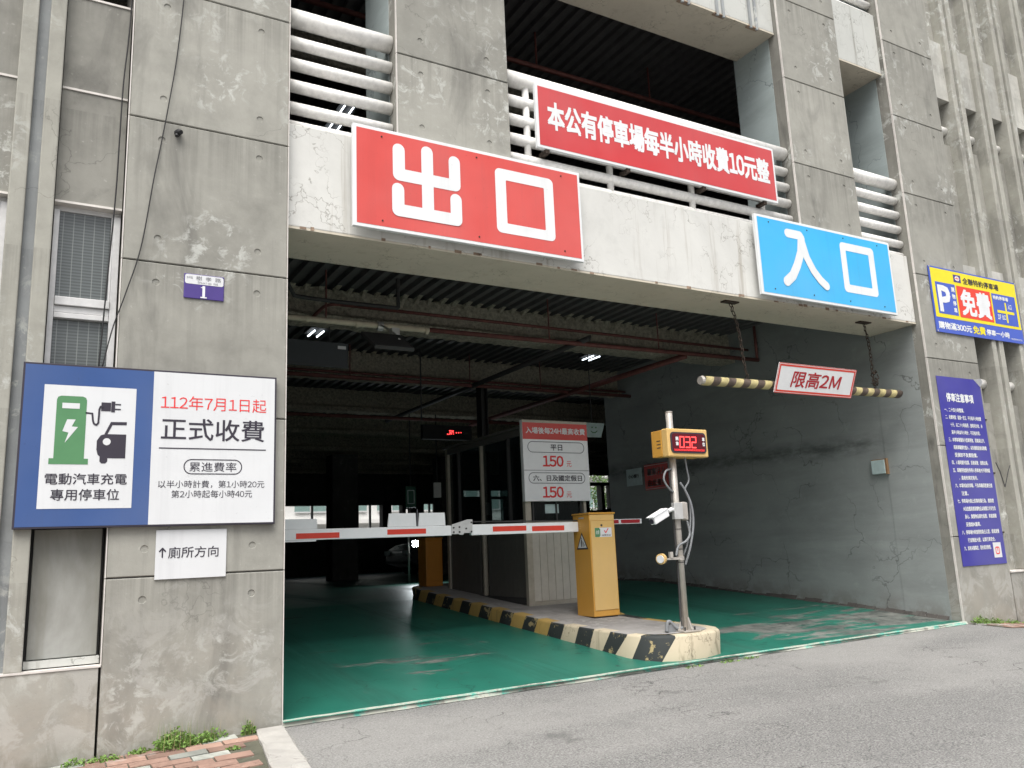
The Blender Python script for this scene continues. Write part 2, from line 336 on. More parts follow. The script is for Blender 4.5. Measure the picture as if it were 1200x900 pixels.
def wloc(o):
    l = Vector(o.location)
    while o.parent: o = o.parent; l += Vector(o.location)
    return l
def tag(o, label=None, cat=None, group=None, kind=None):
    if label: o['label'] = label
    if cat: o['category'] = cat
    if group: o['group'] = group
    if kind: o['kind'] = kind
    return o
def thing(name, loc, label, cat, group=None):
    o = bpy.data.objects.new(name, None); C.objects.link(o); o.location = loc; o.empty_display_size = .1
    return tag(o, label, cat, group)
def part(root, name, mb, mats, smooth=False, bevel=0, loc=None):
    base = wloc(root) if root else Vector((0, 0, 0))
    org = Vector(loc) if loc else base
    o = bpy.data.objects.new(name, mb.mesh(name, mats, org, smooth)); C.objects.link(o)
    if root: o.parent = root; o.location = org - base
    else: o.location = org
    if bevel:
        b = o.modifiers.new('bevel', 'BEVEL'); b.width = bevel; b.segments = 2; b.limit_method = 'ANGLE'
    return o
def inst(root, name, mesh, at):
    o = bpy.data.objects.new(name, mesh); C.objects.link(o)
    if root: o.parent = root; o.location = Vector(at) - wloc(root)
    else: o.location = at
    return o
def copy_thing(t, dloc):
    c = t.copy(); C.objects.link(c); c.location = Vector(t.location) + Vector(dloc)
    for ch in list(t.children):
        d = ch.copy(); C.objects.link(d); d.parent = c
        for g in list(ch.children):
            e = g.copy(); C.objects.link(e); e.parent = d
    return c
def structure(name, mb, mats, **k):
    o = part(None, name, mb, mats, **k); o['kind'] = 'structure'; return o
def rrect(x0, x1, z0, z1, r, n=5):
    pts = []
    for cx, cz, a in ((x1 - r, z1 - r, 0), (x0 + r, z1 - r, 90), (x0 + r, z0 + r, 180), (x1 - r, z0 + r, 270)):
        pts += [(cx + r * math.cos(math.radians(a + 90 * i / n)), cz + r * math.sin(math.radians(a + 90 * i / n))) for i in range(n + 1)]
    return pts
def stroke(mb, pts, wd, y, mi=0, dy=.0004):
    for (a, b) in zip(pts, pts[1:]):
        ang = math.atan2(b[1] - a[1], b[0] - a[0]); r = wd / 2; q = []
        for c, s0 in ((b, ang - PI / 2), (a, ang + PI / 2)):
            q += [(c[0] + r * math.cos(s0 + PI * i / 8), c[1] + r * math.sin(s0 + PI * i / 8)) for i in range(9)]
        mb.flat(q, y, mi); y -= dy
    return y
gcache = {}
def glyph(ch, res):
    if (ch, res) in gcache: return gcache[ch, res]
    cu = bpy.data.curves.new('t', 'FONT'); cu.body = ch; cu.size = 1; cu.resolution_u = res
    o = bpy.data.objects.new('t', cu); C.objects.link(o)
    dg = bpy.context.evaluated_depsgraph_get(); dg.update()
    m0 = bpy.data.meshes.new_from_object(o.evaluated_get(dg)); bpy.data.objects.remove(o)
    gcache[ch, res] = ([(v.co.x, v.co.y) for v in m0.vertices], [tuple(p.vertices) for p in m0.polygons])
    return gcache[ch, res]
ADV = {'H': .76, 'M': .92, 'P': .68, 'F': .6, 'S': .6, 'R': .68, ' ': .5, 'I': .35}
def text(root, s, x0, x1, z0, z1, y, mat, bold=0., name='lettering', res=2, italic=0.):
    V = []; F = []; pen = 0.
    for ch in s:
        adv = 1.
        if ch == ' ': pen += .5; continue
        if '!' <= ch <= '~':            # half width characters taken from the wide set, set closer
            adv = ADV.get(ch, .57); ch = chr(ord(ch) + 0xFEE0)
        v, f = glyph(ch, res); n_ = len(V)
        V += [(pen + a - (1 - adv) / 2 + italic * b, b) for a, b in v]; F += [tuple(i + n_ for i in q) for q in f]; pen += adv
    xs = [v[0] for v in V]; ys = [v[1] for v in V]
    a, b, c, d = min(xs) - bold, max(xs) + bold, min(ys) - bold, max(ys) + bold; mb = MB()
    sh = [(0, 0)] + ([(bold, bold), (-bold, -bold), (bold, -bold), (-bold, bold)] if bold else [])
    for k, (dx, dz) in enumerate(sh):
        mb.add([(x0 + (p[0] + dx - a) / (b - a) * (x1 - x0), y - k * .0001, z0 + (p[1] + dz - c) / max(d - c, 1e-6) * (z1 - z0)) for p in V], F)
    return part(root, name, mb, mat)

# ------------------------------------------------------------------ ground levels
def zout(x, y): return (.0085 * x if x > 0 else .035 * x) + .045 * y if x > -6 else -.21 + .045 * y
def zfloor(y): return min(.022 + .08 * max(y, -.1), .42) if y < 5 else .42
def zisl(y): return .247 + .03 * min(y, 1.5) + .075 * max(0, y - 1.5)

# asphalt apron and the wide street behind
mb = MB(); xs = [-60, -20, -8, -4, -2, -1, -.25, 0, 1, 2, 3, 4, 5, 6, 6.97, 7.3, 7.6, 8.2, 10, 14, 20, 60]; ys = [-80, -40, -20, -12, -8, -6, -4, -3, -2, -1, -.5, .02]
def zasph(x, y):
    y2 = max(y, -9); xx = min(max(x, -6), 7)
    z = (.0085 * xx if xx > 0 else .035 * xx) + .045 * y2
    if x > 7: z -= .08 * min(x - 7, 1.2)
    return z - .012
for j in range(len(ys)):
    for i in range(len(xs)): mb.v.append((xs[i], ys[j], zasph(xs[i], ys[j])))
nx = len(xs)
for j in range(len(ys) - 1):
    for i in range(nx - 1): mb.f.append((j * nx + i, j * nx + i + 1, (j + 1) * nx + i + 1, (j + 1) * nx + i)); mb.mi.append(0)
structure('ground', MB().box(-200, 200, -200, 200, -1.6, -1.5), 'asphalt')
structure('asphalt_road', mb, 'asphalt')
# green ramp floor: slopes up then level, bulging a little at the threshold
mb = MB(); ys = [-.03, .3, .8, 1.4, 2, 3, 4, 4.8, 5.3, 8, 12, 20]; xs = [0, 1, 2, 3, 4, 5, 6, 6.97]
for y in ys:
    for x in xs: mb.v.append((x, y, zfloor(y) + (.0065 * x if y < 1 else .0065 * x * max(0, 1 - (y - 1) / 4))))
nx = len(xs)
for j in range(len(ys) - 1):
    for i in range(nx - 1): mb.f.append((j * nx + i, j * nx + i + 1, (j + 1) * nx + i + 1, (j + 1) * nx + i)); mb.mi.append(0)
mb.add([(6.97, 5.9, .42), (19, 5.9, .42), (19, 20, .42), (6.97, 20, .42)], [(0, 1, 2, 3)])
mb.add([(-8, .7, .42), (0, .7, .42), (0, 20, .42), (-8, 20, .42)], [(0, 1, 2, 3)])
structure('garage_floor', mb, 'greenfloor')
mb = MB()
rr = random.Random(3); prev = None
for i in range(71):
    x = i * 6.97 / 70; wk = (0 if not prev else max(-.03, min(.012, wk + rr.uniform(-.011, .011)))); f = -.018 + wk; b = .004 + .012 * rr.random()
    z = zfloor(0) + .0065 * x
    cur = ((x, f, zasph(x, f) + .004), (x, f + .015, z + .006), (x, b, z + .006 + b * .08), (x, b + .001, z - .03))
    if prev:
        mb.add(list(prev) + list(cur), [(0, 4, 5, 1), (1, 5, 6, 2), (2, 6, 7, 3)])
    prev = cur
structure('threshold_strip', mb, 'thresh')

# ------------------------------------------------------------------ the garage
G = thing('parking_garage', (0, 0, 0), 'weathered concrete multi-storey parking garage with ribbed facade and wide vehicle entrance', 'parking garage')
TOP = 10.52
PH = .963; Z0 = .926
JZ0 = [-.6, Z0] + [Z0 + PH * k for k in range(1, 10)] + [TOP]
pcache = {}
def panel_mesh(w_, h_, holes=True, d=.006, t=.022):
    k = (round(w_, 3), round(h_, 3), holes)
    if k in pcache: return pcache[k]
    bm = bmesh.new(); g = .004
    def loop(pts, y):
        vs = [bm.verts.new((x, y, z)) for x, z in pts]
        return vs, [bm.edges.new((vs[i], vs[(i + 1) % len(vs)])) for i in range(len(vs))]
    ch = .005
    ov, oe = loop([(g + ch, g + ch), (w_ - g - ch, g + ch), (w_ - g - ch, h_ - g - ch), (g + ch, h_ - g - ch)], 0)
    edges = list(oe); hl = []
    if holes:
        for hx, hz in ((.2, .16), (w_ - .2, .16), (.2, h_ - .13), (w_ - .2, h_ - .13)):
            q = [(hx + 0.023 * math.cos(2 * PI * i / 12), hz + .023 * math.sin(2 * PI * i / 12)) for i in range(12)]
            vs, es = loop(q, 0); edges += es; hl.append((hx, hz, vs))
    bmesh.ops.triangle_fill(bm, edges=edges, use_beauty=True)
    for hx, hz, vs in hl:
        v2 = [bm.verts.new((hx + (v.co.x - hx) * .86, d, hz + (v.co.z - hz) * .86)) for v in vs]
        for i in range(12): bm.faces.new((vs[i], vs[(i + 1) % 12], v2[(i + 1) % 12], v2[i]))
        bm.faces.new(v2)
    mid = [bm.verts.new((x, ch, z)) for x, z in ((g, g), (w_ - g, g), (w_ - g, h_ - g), (g, h_ - g))]
    bk = [bm.verts.new((x, t, z)) for x, z in ((g, g), (w_ - g, g), (w_ - g, h_ - g), (g, h_ - g))]
    for i in range(4):
        j = (i + 1) % 4
        bm.faces.new((ov[i], ov[j], mid[j], mid[i])); bm.faces.new((mid[i], mid[j], bk[j], bk[i]))
    bmesh.ops.recalc_face_normals(bm, faces=bm.faces)
    m = bpy.data.meshes.new('concrete_panel'); bm.to_mesh(m); bm.free(); m.materials.append(MT['panel']); pcache[k] = m
    return m
def pillar(x0, x1, trims=('l',), reveal=None, depth=.66, zb=-.6):
    JZ = [zb] + [z for z in JZ0 if z > zb + .1]
    mb = MB().box(x0 + .003, x1 - .003, .018, .15, zb, TOP, 0); mb.box(x0 + .001, x1 - .001, .15, depth, zb, TOP, 1)
    p = part(G, 'pillar', mb, ['rough', 'rough'])
    for a, b in zip(JZ, JZ[1:]):
        inst(p, 'concrete_panel', panel_mesh(x1 - x0, b - a), (x0, 0, a))
    part(p, 'panel_backing', MB().box(x0 + .006, x1 - .006, .012, .0175, zb, TOP), 'groove')
    for s in trims:
        xa = x0 - .003 if s == 'l' else x1 - .004
        za = .45 if (s == 'l' and x0 < -.5) else (.05 if x0 > 6 else -.05)
        for a, b in zip(JZ, JZ[1:]):
            if b < za: continue
            part(p, 'edge_trim', MB().box(xa, xa + .006, -.002, .02, max(a, za) + .003, b - .003), 'trim')
    if reveal:
        part(p, 'painted_reveal', MB().box(x0 - .004, x0 - .0005, .15, depth, reveal, TOP - .02), 'reveal')
    return p
pillar(-1.02, 0, ('l', 'r'))
pillar(.82, 1.81, ('l',), 4.04, zb=4.04)
pillar(5.19, 6.14, ('l',), 4.04, zb=4.04)
pillar(6.97, 7.92, ('l',), 4.04)
for i, o in enumerate([c for c in G.children if c.name.startswith('pillar')]):
    o['label'] = ('broad pillar at the left of the entrance', 'hanging pillar above the red exit sign', 'pillar above the blue entrance sign', 'broad pillar at the right of the entrance')[i]
# fascia beam over the entrance
fb = part(G, 'fascia_beam', MB().box(.0015, 6.967, .068, .145, 3.262, 4.035), 'fascia', bevel=.008)
part(fb, 'soffit', MB().box(.0015, 6.967, .0685, .66, 3.245, 3.2615), 'soffit')
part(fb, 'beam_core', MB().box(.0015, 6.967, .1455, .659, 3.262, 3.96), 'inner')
# chipped plaster along the lower edge
mb = MB(); rr = random.Random(5)
for i in range(26):
    x = rr.uniform(.1, 6.9); s = rr.uniform(.008, .03)
    mb.box(x - s, x + s, .0655, .0678, 3.248 + rr.uniform(-.002, .01), 3.262 + rr.uniform(0, .014))
o = part(fb, 'chipped_edge', mb, 'rustpale'); o['kind'] = 'stuff'

# storey beams above (each bay between pillars), with grooves and rusty ends
ZB = 6.27
for (xa, xb) in ((.0015, .818), (1.812, 5.188), (6.142, 6.968)):
    b = part(G, 'storey_beam', MB().box(xa, xb, .066, .14, ZB + .02, 7.06), 'lintel', bevel=.006)
    part(b, 'soffit', MB().box(xa, xb, .066, .62, ZB, ZB + .0195), 'soffit')
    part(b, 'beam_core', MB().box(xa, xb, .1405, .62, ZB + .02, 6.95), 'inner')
    if xa > 1 and xa < 6:
        k = 0; x = 4.82
        while x > 2:
            for dx in (0, .085):
                part(b, 'groove_bar', MB().box(x + dx, x + dx + .028, .045, .0655, ZB - .03, 7.06), 'channel')
            part(b, 'rusty_end', MB().box(x - .02, x + .133, .052, .10, ZB - .012, ZB - .001), 'rustpale')
            x -= .47
def railing(x0, x1, zs, y=.13, posts=(), root=G, label=None):
    r = thing_r = part(root, 'railing', MB().tube([(x0, y, zs[0][0]), (x1, y, zs[0][0])], zs[0][1], 16), 'whitepipe', smooth=True)
    if label: r['label'] = label
    for z, rad in zs[1:]:
        part(r, 'rail', MB().tube([(x0, y, z), (x1, y, z)], rad, 14), 'whitepipe', smooth=True)
    for px in posts:
        part(r, 'post', MB().tube([(px, y, zs[-1][0]), (px, y, zs[0][0])], .03, 12), 'whitepipe', smooth=True)
ZS = [(4.915, .07), (4.715, .047), (4.54, .047), (4.365, .047), (4.19, .045), (4.06, .03)]
railing(.002, .818, ZS); railing(1.812, 5.188, ZS, posts=(2.05, 2.90, 3.86, 4.8)); railing(6.142, 6.968, ZS)
ZS3 = [(z + 3.03, r) for z, r in ZS]
railing(.002, .818, ZS3); railing(1.812, 5.188, ZS3, posts=(2.9, 3.9)); railing(6.142, 6.968, ZS3)

# ribbed bays
def bay(x0, x1, kind):
    d = .13
    if kind == 'R':
        part(G, 'wall_panel', MB().box(x0, x1, d, .34, .53, 2.43), 'baywall')
        part(G, 'wall_panel', MB().box(x0, x1, d, .34, 4.08, 5.68), 'baywall')
        part(G, 'wall_panel', MB().box(x0, x1, .058, .34, 3.62, 4.076), 'baylintel')
        part(G, 'wall_panel', MB().box(x0, x1, .058, .5, ZB - .02, 7.05), 'baylintel')
        part(G, 'wall_panel', MB().box(x0, x1, d, .34, 7.053, 9.0), 'baywall')
        part(G, 'wall_panel', MB().box(x0, x1, .058, .34, 9.3, TOP - .01), 'baylintel')
        for z in (2.67, 5.90):
            part(G, 'bay_rail', MB().tube([(x0 - .002, .19, z), (x1 + .002, .19, z)], .06, 14), 'whitepipe', smooth=True)
        part(G, 'sill_strip', MB().box(x0, x1, -.012, .13, .515, .532), 'trim')
    else:
        part(G, 'wall_panel', MB().box(x0, x1, .08, .34, 3.20, 3.942), 'baywall')
        part(G, 'wall_panel', MB().box(x0, x1, .08, .34, 3.958, 4.60), 'baywall')
        part(G, 'sill_strip', MB().box(x0, x1, .072, .2, 3.943, 3.957), 'trim')
        part(G, 'sill_strip', MB().box(x0, x1, .072, .2, 4.601, 4.615), 'trim')
        part(G, 'sill_strip', MB().box(x0, x1, .07, .3, 3.185, 3.199), 'trim')
        part(G, 'wall_panel', MB().box(x0, x1, .08, .34, 5.9, TOP - .01), 'baywall')
        part(G, 'bay_rail', MB().tube([(x0, .13, 4.85), (x1, .13, 4.85)], .06, 14), 'whitepipe', smooth=True)
def ribs(x0):
    for dx in (0, .15):
        part(G, 'rib', MB().box(x0 + dx, x0 + dx + .088, .0, .33, .455 if x0 < 0 else .535, TOP - .005), 'rib', bevel=.007)
    part(G, 'rib_channel', MB().box(x0 + .0885, x0 + .1495, .045, .33, .455 if x0 < 0 else .535, TOP - .01), 'channel')
for k in range(9):
    bay(7.922 + .575 * k, 8.258 + .575 * k, 'R'); ribs(8.26 + .575 * k)
for k in range(3):
    xa, xb = -1.398 - .61 * k, -1.026 - .61 * k
    bay(xa, xb, 'L'); ribs(xa - .242)
    wn = part(G, 'window', MB().box(xa, xb, .135, .16, 3.155, 3.184), 'winframe')
    F = lambda a, b, c, d_, y0=.11, y1=.17: part(wn, 'frame', MB().box(a, b, y0, y1, c, d_), 'winframe', bevel=.003)
    F(xa + .001, xa + .032, 1.25, 3.154); F(xb - .04, xb - .001, 1.25, 3.154)
    F(xa + .033, xb - .041, 2.505, 2.545, .118); F(xa + .033, xb - .041, 2.548, 2.6, .10); F(xa + .033, xb - .041, 2.47, 2.502, .11); F(xa + .033, xb - .041, 1.25, 1.28)
    part(wn, 'pane', MB().box(xa + .033, xb - .041, .145, .15, 2.602, 3.153), 'blindglass')
    part(wn, 'pane', MB().box(xa + .033, xb - .041, .15, .155, 1.282, 2.468), 'blindglass')
    part(wn, 'inner_trim', MB().box(xb - .052, xb - .041, .125, .144, 2.602, 3.153), 'winframe')
    part(G, 'window_board', MB().box(xa + .012, xb - .012, .10, .13, .505, 1.215), 'board', bevel=.004)
    part(G, 'window_board_frame', MB().box(xa, xb, .131, .3, .46, 1.249), 'darksteel')
    part(G, 'sill_strip', MB().box(xa, xb, .06, .13, .462, .50), 'lintel')
# plinths under the ribs, with the pale drip strip on top
part(G, 'plinth', MB().box(-4.6, -1.031, -.0, .34, -.8, .444), 'panel')
part(G, 'drip_strip', MB().box(-4.6, -1.02, -.006, .06, .4445, .456), 'trim')
part(G, 'plinth', MB().box(7.93, 13.1, 0, .34, -.8, .514), 'panel')
# plain outer stretches of the facade, rear and sides
part(G, 'outer_wall', MB().box(-8, -2.85, .02, .34, -.8, TOP), 'baywall')
part(G, 'outer_wall', MB().box(13.1, 19.2, .02, .34, -.8, TOP), 'baywall')
part(G, 'outer_wall', MB().box(-8.2, -8.001, .02, 20.3, -.8, TOP), 'baywall')
part(G, 'outer_wall', MB().box(19.201, 19.4, .02, 20.3, -.8, TOP), 'baywall')
part(G, 'roof_slab', MB().box(-8.2, 19.4, -.02, 20.3, TOP + .002, TOP + .5), 'lintel')  # unseen top, put in so no light leaks into the storeys
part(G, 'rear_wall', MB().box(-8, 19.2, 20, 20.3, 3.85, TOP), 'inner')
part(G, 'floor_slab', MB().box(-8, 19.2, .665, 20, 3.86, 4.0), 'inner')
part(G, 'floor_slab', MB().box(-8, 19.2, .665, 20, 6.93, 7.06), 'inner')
part(G, 'darkening_partition', MB().box(-8, 19.2, 9, 9.2, 4.001, 6.92), 'inner')  # added wall, closes the upper storey to keep it dark
part(G, 'darkening_partition', MB().box(-8, 19.2, 3, 3.2, 7.061, TOP), 'inner')  # added likewise, keeps the top storey dark
# ground storey rear wall with open window strips
opn = [(5.3, 7.0, 1.55, 2.54), (7.62, 8.42, 1.55, 2.54), (8.72, 9.1, 2.0, 2.53), (9.22, 9.4, 2.0, 2.4), (9.86, 10.3, 1.9, 2.56), (10.4, 10.62, 1.9, 2.56),
       (11.2, 13.2, 2.78, 3.0), (12.4, 13.0, 1.9, 2.7), (16.3, 17.62, 3.28, 3.76), (16.5, 17.06, 2.25, 3.16), (17.2, 17.5, 2.3, 3.16)]
ex = sorted({-8, 19.2} | {a for o in opn for a in o[:2]}); ez = sorted({-.5, 3.85} | {a for o in opn for a in o[2:]})
for xa, xb in zip(ex, ex[1:]):
    zc = sorted([(o[2], o[3]) for o in opn if o[0] <= xa + 1e-6 and o[1] >= xb - 1e-6]); z = -.5
    mbw = MB()
    for a, b in zc + [(3.85, 3.85)]:
        if a > z: mbw.box(xa, xb, 20, 20.3, z, a)
        z = b
    part(G, 'rear_wall', mbw, 'inner')
for o_ in opn[:1] + opn[1:2] + opn[4:6]:
    m_ = (o_[0] + o_[1]) / 2
    part(G, 'window_mullion', MB().box(m_ - .03, m_ + .03, 20.05, 20.12, o_[2], o_[3]), 'winframe')
# side wall of the entry lane
sw = part(G, 'side_wall', MB().box(6.9705, 7.2, .66, 5.9, -.2, 3.85), 'sidewall')
part(sw, 'painted_reveal', MB().box(6.966, 6.9695, .13, .6595, -.2, 3.243), 'sidewall')
mb = MB(); rr = random.Random(11)
for i in range(46):          # ragged mortar fillet at the wall foot
    y = .15 + i * .125; h = rr.uniform(.015, .05); z = zfloor(y) + .045 * max(0, 1 - (y - 1) / 4)
    z2 = zfloor(y + .125) + .045 * max(0, 1 - (y - .875) / 4)
    mb.add([(6.969, y, z + h), (6.969, y + .125, z2 + h), (6.93 - h * .3, y + .125, z2 - .02), (6.93 - h * .3, y, z - .02)], [(0, 1, 2, 3), ])
o = part(sw, 'mortar_fillet', mb, 'groove'); o['kind'] = 'stuff'
part(G, 'side_wall', MB().box(-.25, -.001, .661, 7.5, -.2, 3.85), 'inner')  # unseen wall, added to darken the inside of the left lane
# corrugated deck ceilings
def deck(z, y0, y1, xa, xb, per=.155, dp=.055):
    mb = MB(); x = xa; pts = []
    while x < xb:
        pts += [(x, z), (x + per * .42, z), (x + per * .5, z + dp), (x + per * .92, z + dp)]; x += per
    vs = [(a, y0, b) for a, b in pts] + [(a, y1, b) for a, b in pts]; n = len(pts)
    mb.add(vs, [(i, i + 1, n + i + 1, n + i) for i in range(n - 1)])
    return mb
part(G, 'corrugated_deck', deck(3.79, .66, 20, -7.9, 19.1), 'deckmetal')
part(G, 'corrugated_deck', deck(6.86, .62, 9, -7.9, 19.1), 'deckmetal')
# sprayed steel beams
def ibeam(y, zt, zb, x0, x1, w_=.13):
    mb = MB(); rr = random.Random(int(y * 10)); N = int((x1 - x0) / .05)
    prof = [(-.05, zt), (-.05, zb + .12), (-w_, zb + .07), (-w_, zb), (w_, zb), (w_, zb + .07), (.05, zb + .12), (.05, zt)]
    for i in range(N + 1):
        x = x0 + (x1 - x0) * i / N
        mb.v += [(x, y + a + rr.uniform(-.012, .012), b + rr.uniform(-.010, .010)) for a, b in prof]
    n = len(prof)
    mb.f = [(i * n + k, i * n + k + 1, (i + 1) * n + k + 1, (i + 1) * n + k) for i in range(N) for k in range(n - 1)] + [tuple(range(n)), tuple(range(N * n, N * n + n))[::-1]]
    mb.mi = [0] * len(mb.f)
    return part(G, 'steel_beam', mb, 'spray')
for y in (2.95, 5.55, 8.2, 10.8): ibeam(y, 3.79, 3.40, .001, 6.968 if y < 5.8 else 19)
for y in (13.4, 16, 18.6): ibeam(y, 3.79, 3.40, -.2, 19)
for y in (3.0, 5.6, 8.2): ibeam(y, 6.86, 6.42, -3, 16)
def lumps(y, seed):
    mb = MB(); rr = random.Random(seed); x = -7.9
    while x < 6.9:
        if x > .05:
            w2, L, h = .032 + rr.uniform(-.006, .01), rr.uniform(.06, .17), rr.uniform(.02, .035); cx = x + .0325
            for sg in (-1, 1):
                mb.add([(cx - w2, y + sg * .05, 3.789), (cx + w2, y + sg * .05, 3.789), (cx + w2 * .8, y + sg * (.05 + L), 3.789), (cx - w2 * .8, y + sg * (.05 + L), 3.789), (cx - w2 * .5, y + sg * .05, 3.789 - h * 1.6), (cx + w2 * .5, y + sg * .05, 3.789 - h * 1.6)],
                       [(0, 4, 3), (4, 5, 2, 3), (5, 1, 2), (0, 1, 5, 4)])
        x += .155
    o = part(G, 'overspray', mb, 'spray'); o['kind'] = 'stuff'
lumps(2.95, 1); lumps(5.55, 2)
# interior columns
def icolumn(x, y, zt=3.4, w_=.055):
    mb = MB().box(x - w_, x - w_ + .015, y - .08, y + .08, .42, zt).box(x + w_ - .015, x + w_, y - .08, y + .08, .42, zt).box(x - w_ + .0151, x + w_ - .0151, y - .01, y + .01, .42, zt)
    part(G, 'column', mb, 'darksteel')
icolumn(4.4, 5.5)
for x, y in ((5.15, 14), (8.0, 14), (11, 14), (15, 9), (2.2, 16), (12.0, 8.5)): part(G, 'column', MB().box(x - .32, x + .32, y, y + .5, .42, 3.4), 'inner', bevel=.02)
for x in (2.5, 6.6, 11): part(G, 'column', MB().box(x - .25, x + .25, 7.0, 7.5, 4.0, 6.9), 'inner')

# ------------------------------------------------------------------ traffic island
isl = thing('traffic_island', (3.4, .1, 0), 'raised concrete island with black and yellow striped kerb and rounded nose in the entrance', 'traffic island')
outl = []   # going from rear left, down the left side, round the nose, up the right side
P = [(2.95, 6.2), (2.95, .42)]
left = [(3.55, 5.22), (3.2, 5.2), (3.02, 5.06), (2.96, 4.86)] + [(2.95, 4.86 - .235 * i) for i in range(1, 20)]
nose = [(2.953, .36), (2.985, .25), (3.06, .14), (3.20, .07), (3.42, .045), (3.62, .075), (3.76, .15), (3.85, .28), (3.875, .42)]
right = [(3.86, .8), (3.85, 1.2), (3.88, 1.6), (4.0, 1.95), (4.2, 2.3), (4.34, 2.7), (4.36, 3.2), (4.36, 3.7), (4.36, 4.3), (4.34, 4.8), (4.2, 5.1), (3.9, 5.2), (3.55, 5.22)]
outl = left + nose + right
mb = MB(); K = len(outl)
def inset(i, d_):
    a = Vector(outl[max(i - 1, 0)]); b = Vector(outl[min(i + 1, K - 1)]); t = (b - a).normalized(); nrm = Vector((-t.y, t.x))
    return (outl[i][0] + nrm.x * d_, outl[i][1] + nrm.y * d_)
r0, r1, r2, r3 = [], [], [], []
for i, (x, y) in enumerate(outl):
    zt = zisl(y)
    sl = .32 if i < 21 else (.32 + (i - 20) * .25 if i < 23 else (1. if i < 28 else max(0, 1 - (i - 27) * .25)))
    a_ = max(i - sl, 0); ia = int(a_); fa = a_ - ia       # stripes lean: feet lag behind the top edge
    fx = outl[ia][0] + (outl[min(ia + 1, K - 1)][0] - outl[ia][0]) * fa; fy = outl[ia][1] + (outl[min(ia + 1, K - 1)][1] - outl[ia][1]) * fa
    ox, oy = inset(i, -.012)
    r0.append((ox + fx - x, oy + fy - y, zfloor(fy) - .02)); r1.append((x, y, zt - .018))
    q = inset(i, .012); r2.append((q[0], q[1], zt)); q = inset(i, .11); r3.append((q[0], q[1], zt + .001))
mb.v = r0 + r1 + r2 + r3
cols = {}
pat = [0, 1] * 40
for i in range(K - 1):
    if i < 22: c = 1 + (i % 2) if i < 16 else (i % 2) * 2 + 0
    c = (2 if i % 2 else (1 if i < 18 else 0)) if i < 22 else None
    if c is None:
        g_ = i - 22
        c = [0, 0, 2, 2, 0, 0, 0, 0, 0, 0][g_] if g_ < 10 else (2 if i % 2 else 1)
    for a, b, off in ((0, 1, 0), (1, 2, 1), (2, 3, 2)):
        mb.f.append((a * K + i, a * K + i + 1, b * K + i + 1, b * K + i)[::1]); mb.mi.append(c if off < 2 else (c if i >= 30 else (3 if i % 2 and i < 22 else c)))
# pair left inner ring points with right ones for the top
part(isl, 'painted_kerb', mb, ['cream', 'ochre', 'kblack', 'islandtop'], smooth=True)
mt = MB(); mt.v = [(p[0], p[1], p[2] - .0005) for p in r3]
bmf = tuple(range(K))
mt.f = [bmf]; mt.mi = [0]
# top built as strips across so that it follows the slope
mt = MB(); N = 40
def xside(side, y):
    pts = [r3[i] for i in (range(1, 28) if side == 'l' else range(27, K - 1))]
    for a, b in zip(pts, pts[1:]):
        lo, hi = min(a[1], b[1]), max(a[1], b[1])
        if lo <= y <= hi and hi > lo: t = (y - a[1]) / (b[1] - a[1]); return a[0] + t * (b[0] - a[0])
    return pts[0][0] if side == 'l' else pts[-1][0]
y0 = min(p[1] for p in r3) + .001
ysn = [y0 + (5.1 - y0) * (i / N) ** 1.6 for i in range(N + 1)]
for y in ysn: mt.v += [(xside('l', y), y, zisl(y) + .001), (xside('r', y), y, zisl(y) + .001)]
mt.f = [(2 * i, 2 * i + 1, 2 * i + 3, 2 * i + 2) for i in range(N)]; mt.mi = [0] * N
part(isl, 'concrete_top', mt, 'islandtop')

# ------------------------------------------------------------------ barrier machine
bx = thing('barrier_gate', (3.58, 1.65, zisl(1.6)), 'orange yellow barrier gate with warning triangle and red striped arm across the exit lane', 'barrier gate')
zb_ = zisl(1.5) - .004
part(bx, 'cabinet', MB().box(3.425, 3.735, 1.511, 1.80, zb_ + .02, 1.30), 'boxyellow', bevel=.006)
part(bx, 'base_plate', MB().box(3.44, 3.72, 1.53, 1.79, zb_, zb_ + .0195), 'darksteel')
part(bx, 'door', MB().box(3.437, 3.724, 1.504, 1.5105, .368, 1.236), 'boxlight', bevel=.003)
part(bx, 'front_panel', MB().box(3.432, 3.729, 1.508, 1.5108, 1.239, 1.296), 'boxlight')
part(bx, 'lid', MB().box(3.418, 3.742, 1.50, 1.81, 1.3005, 1.318), 'boxyellow', bevel=.004)
part(bx, 'keyhole', MB().tube([(3.566, 1.5035, 1.19), (3.566, 1.498, 1.19)], .011, 10), 'darksteel')
st = part(bx, 'sticker', MB().rect(3.482, 3.688, 1.074, 1.166, 1.5025), 'white')
part(st, 'green_patch', MB().flat([(3.483, 1.075), (3.535, 1.075), (3.548, 1.09), (3.548, 1.15), (3.535, 1.165), (3.483, 1.165)], 1.502), 'green')
mb = MB(); stroke(mb, [(3.60, 1.135), (3.615, 1.115), (3.645, 1.155)], .010, 1.5018); part(st, 'tick_mark', mb, 'redtext')
text(st, '收費', 3.495, 3.535, 1.10, 1.14, 1.5012, 'wletter'); text(st, '繳費完成', 3.565, 3.675, 1.083, 1.099, 1.5015, 'black')
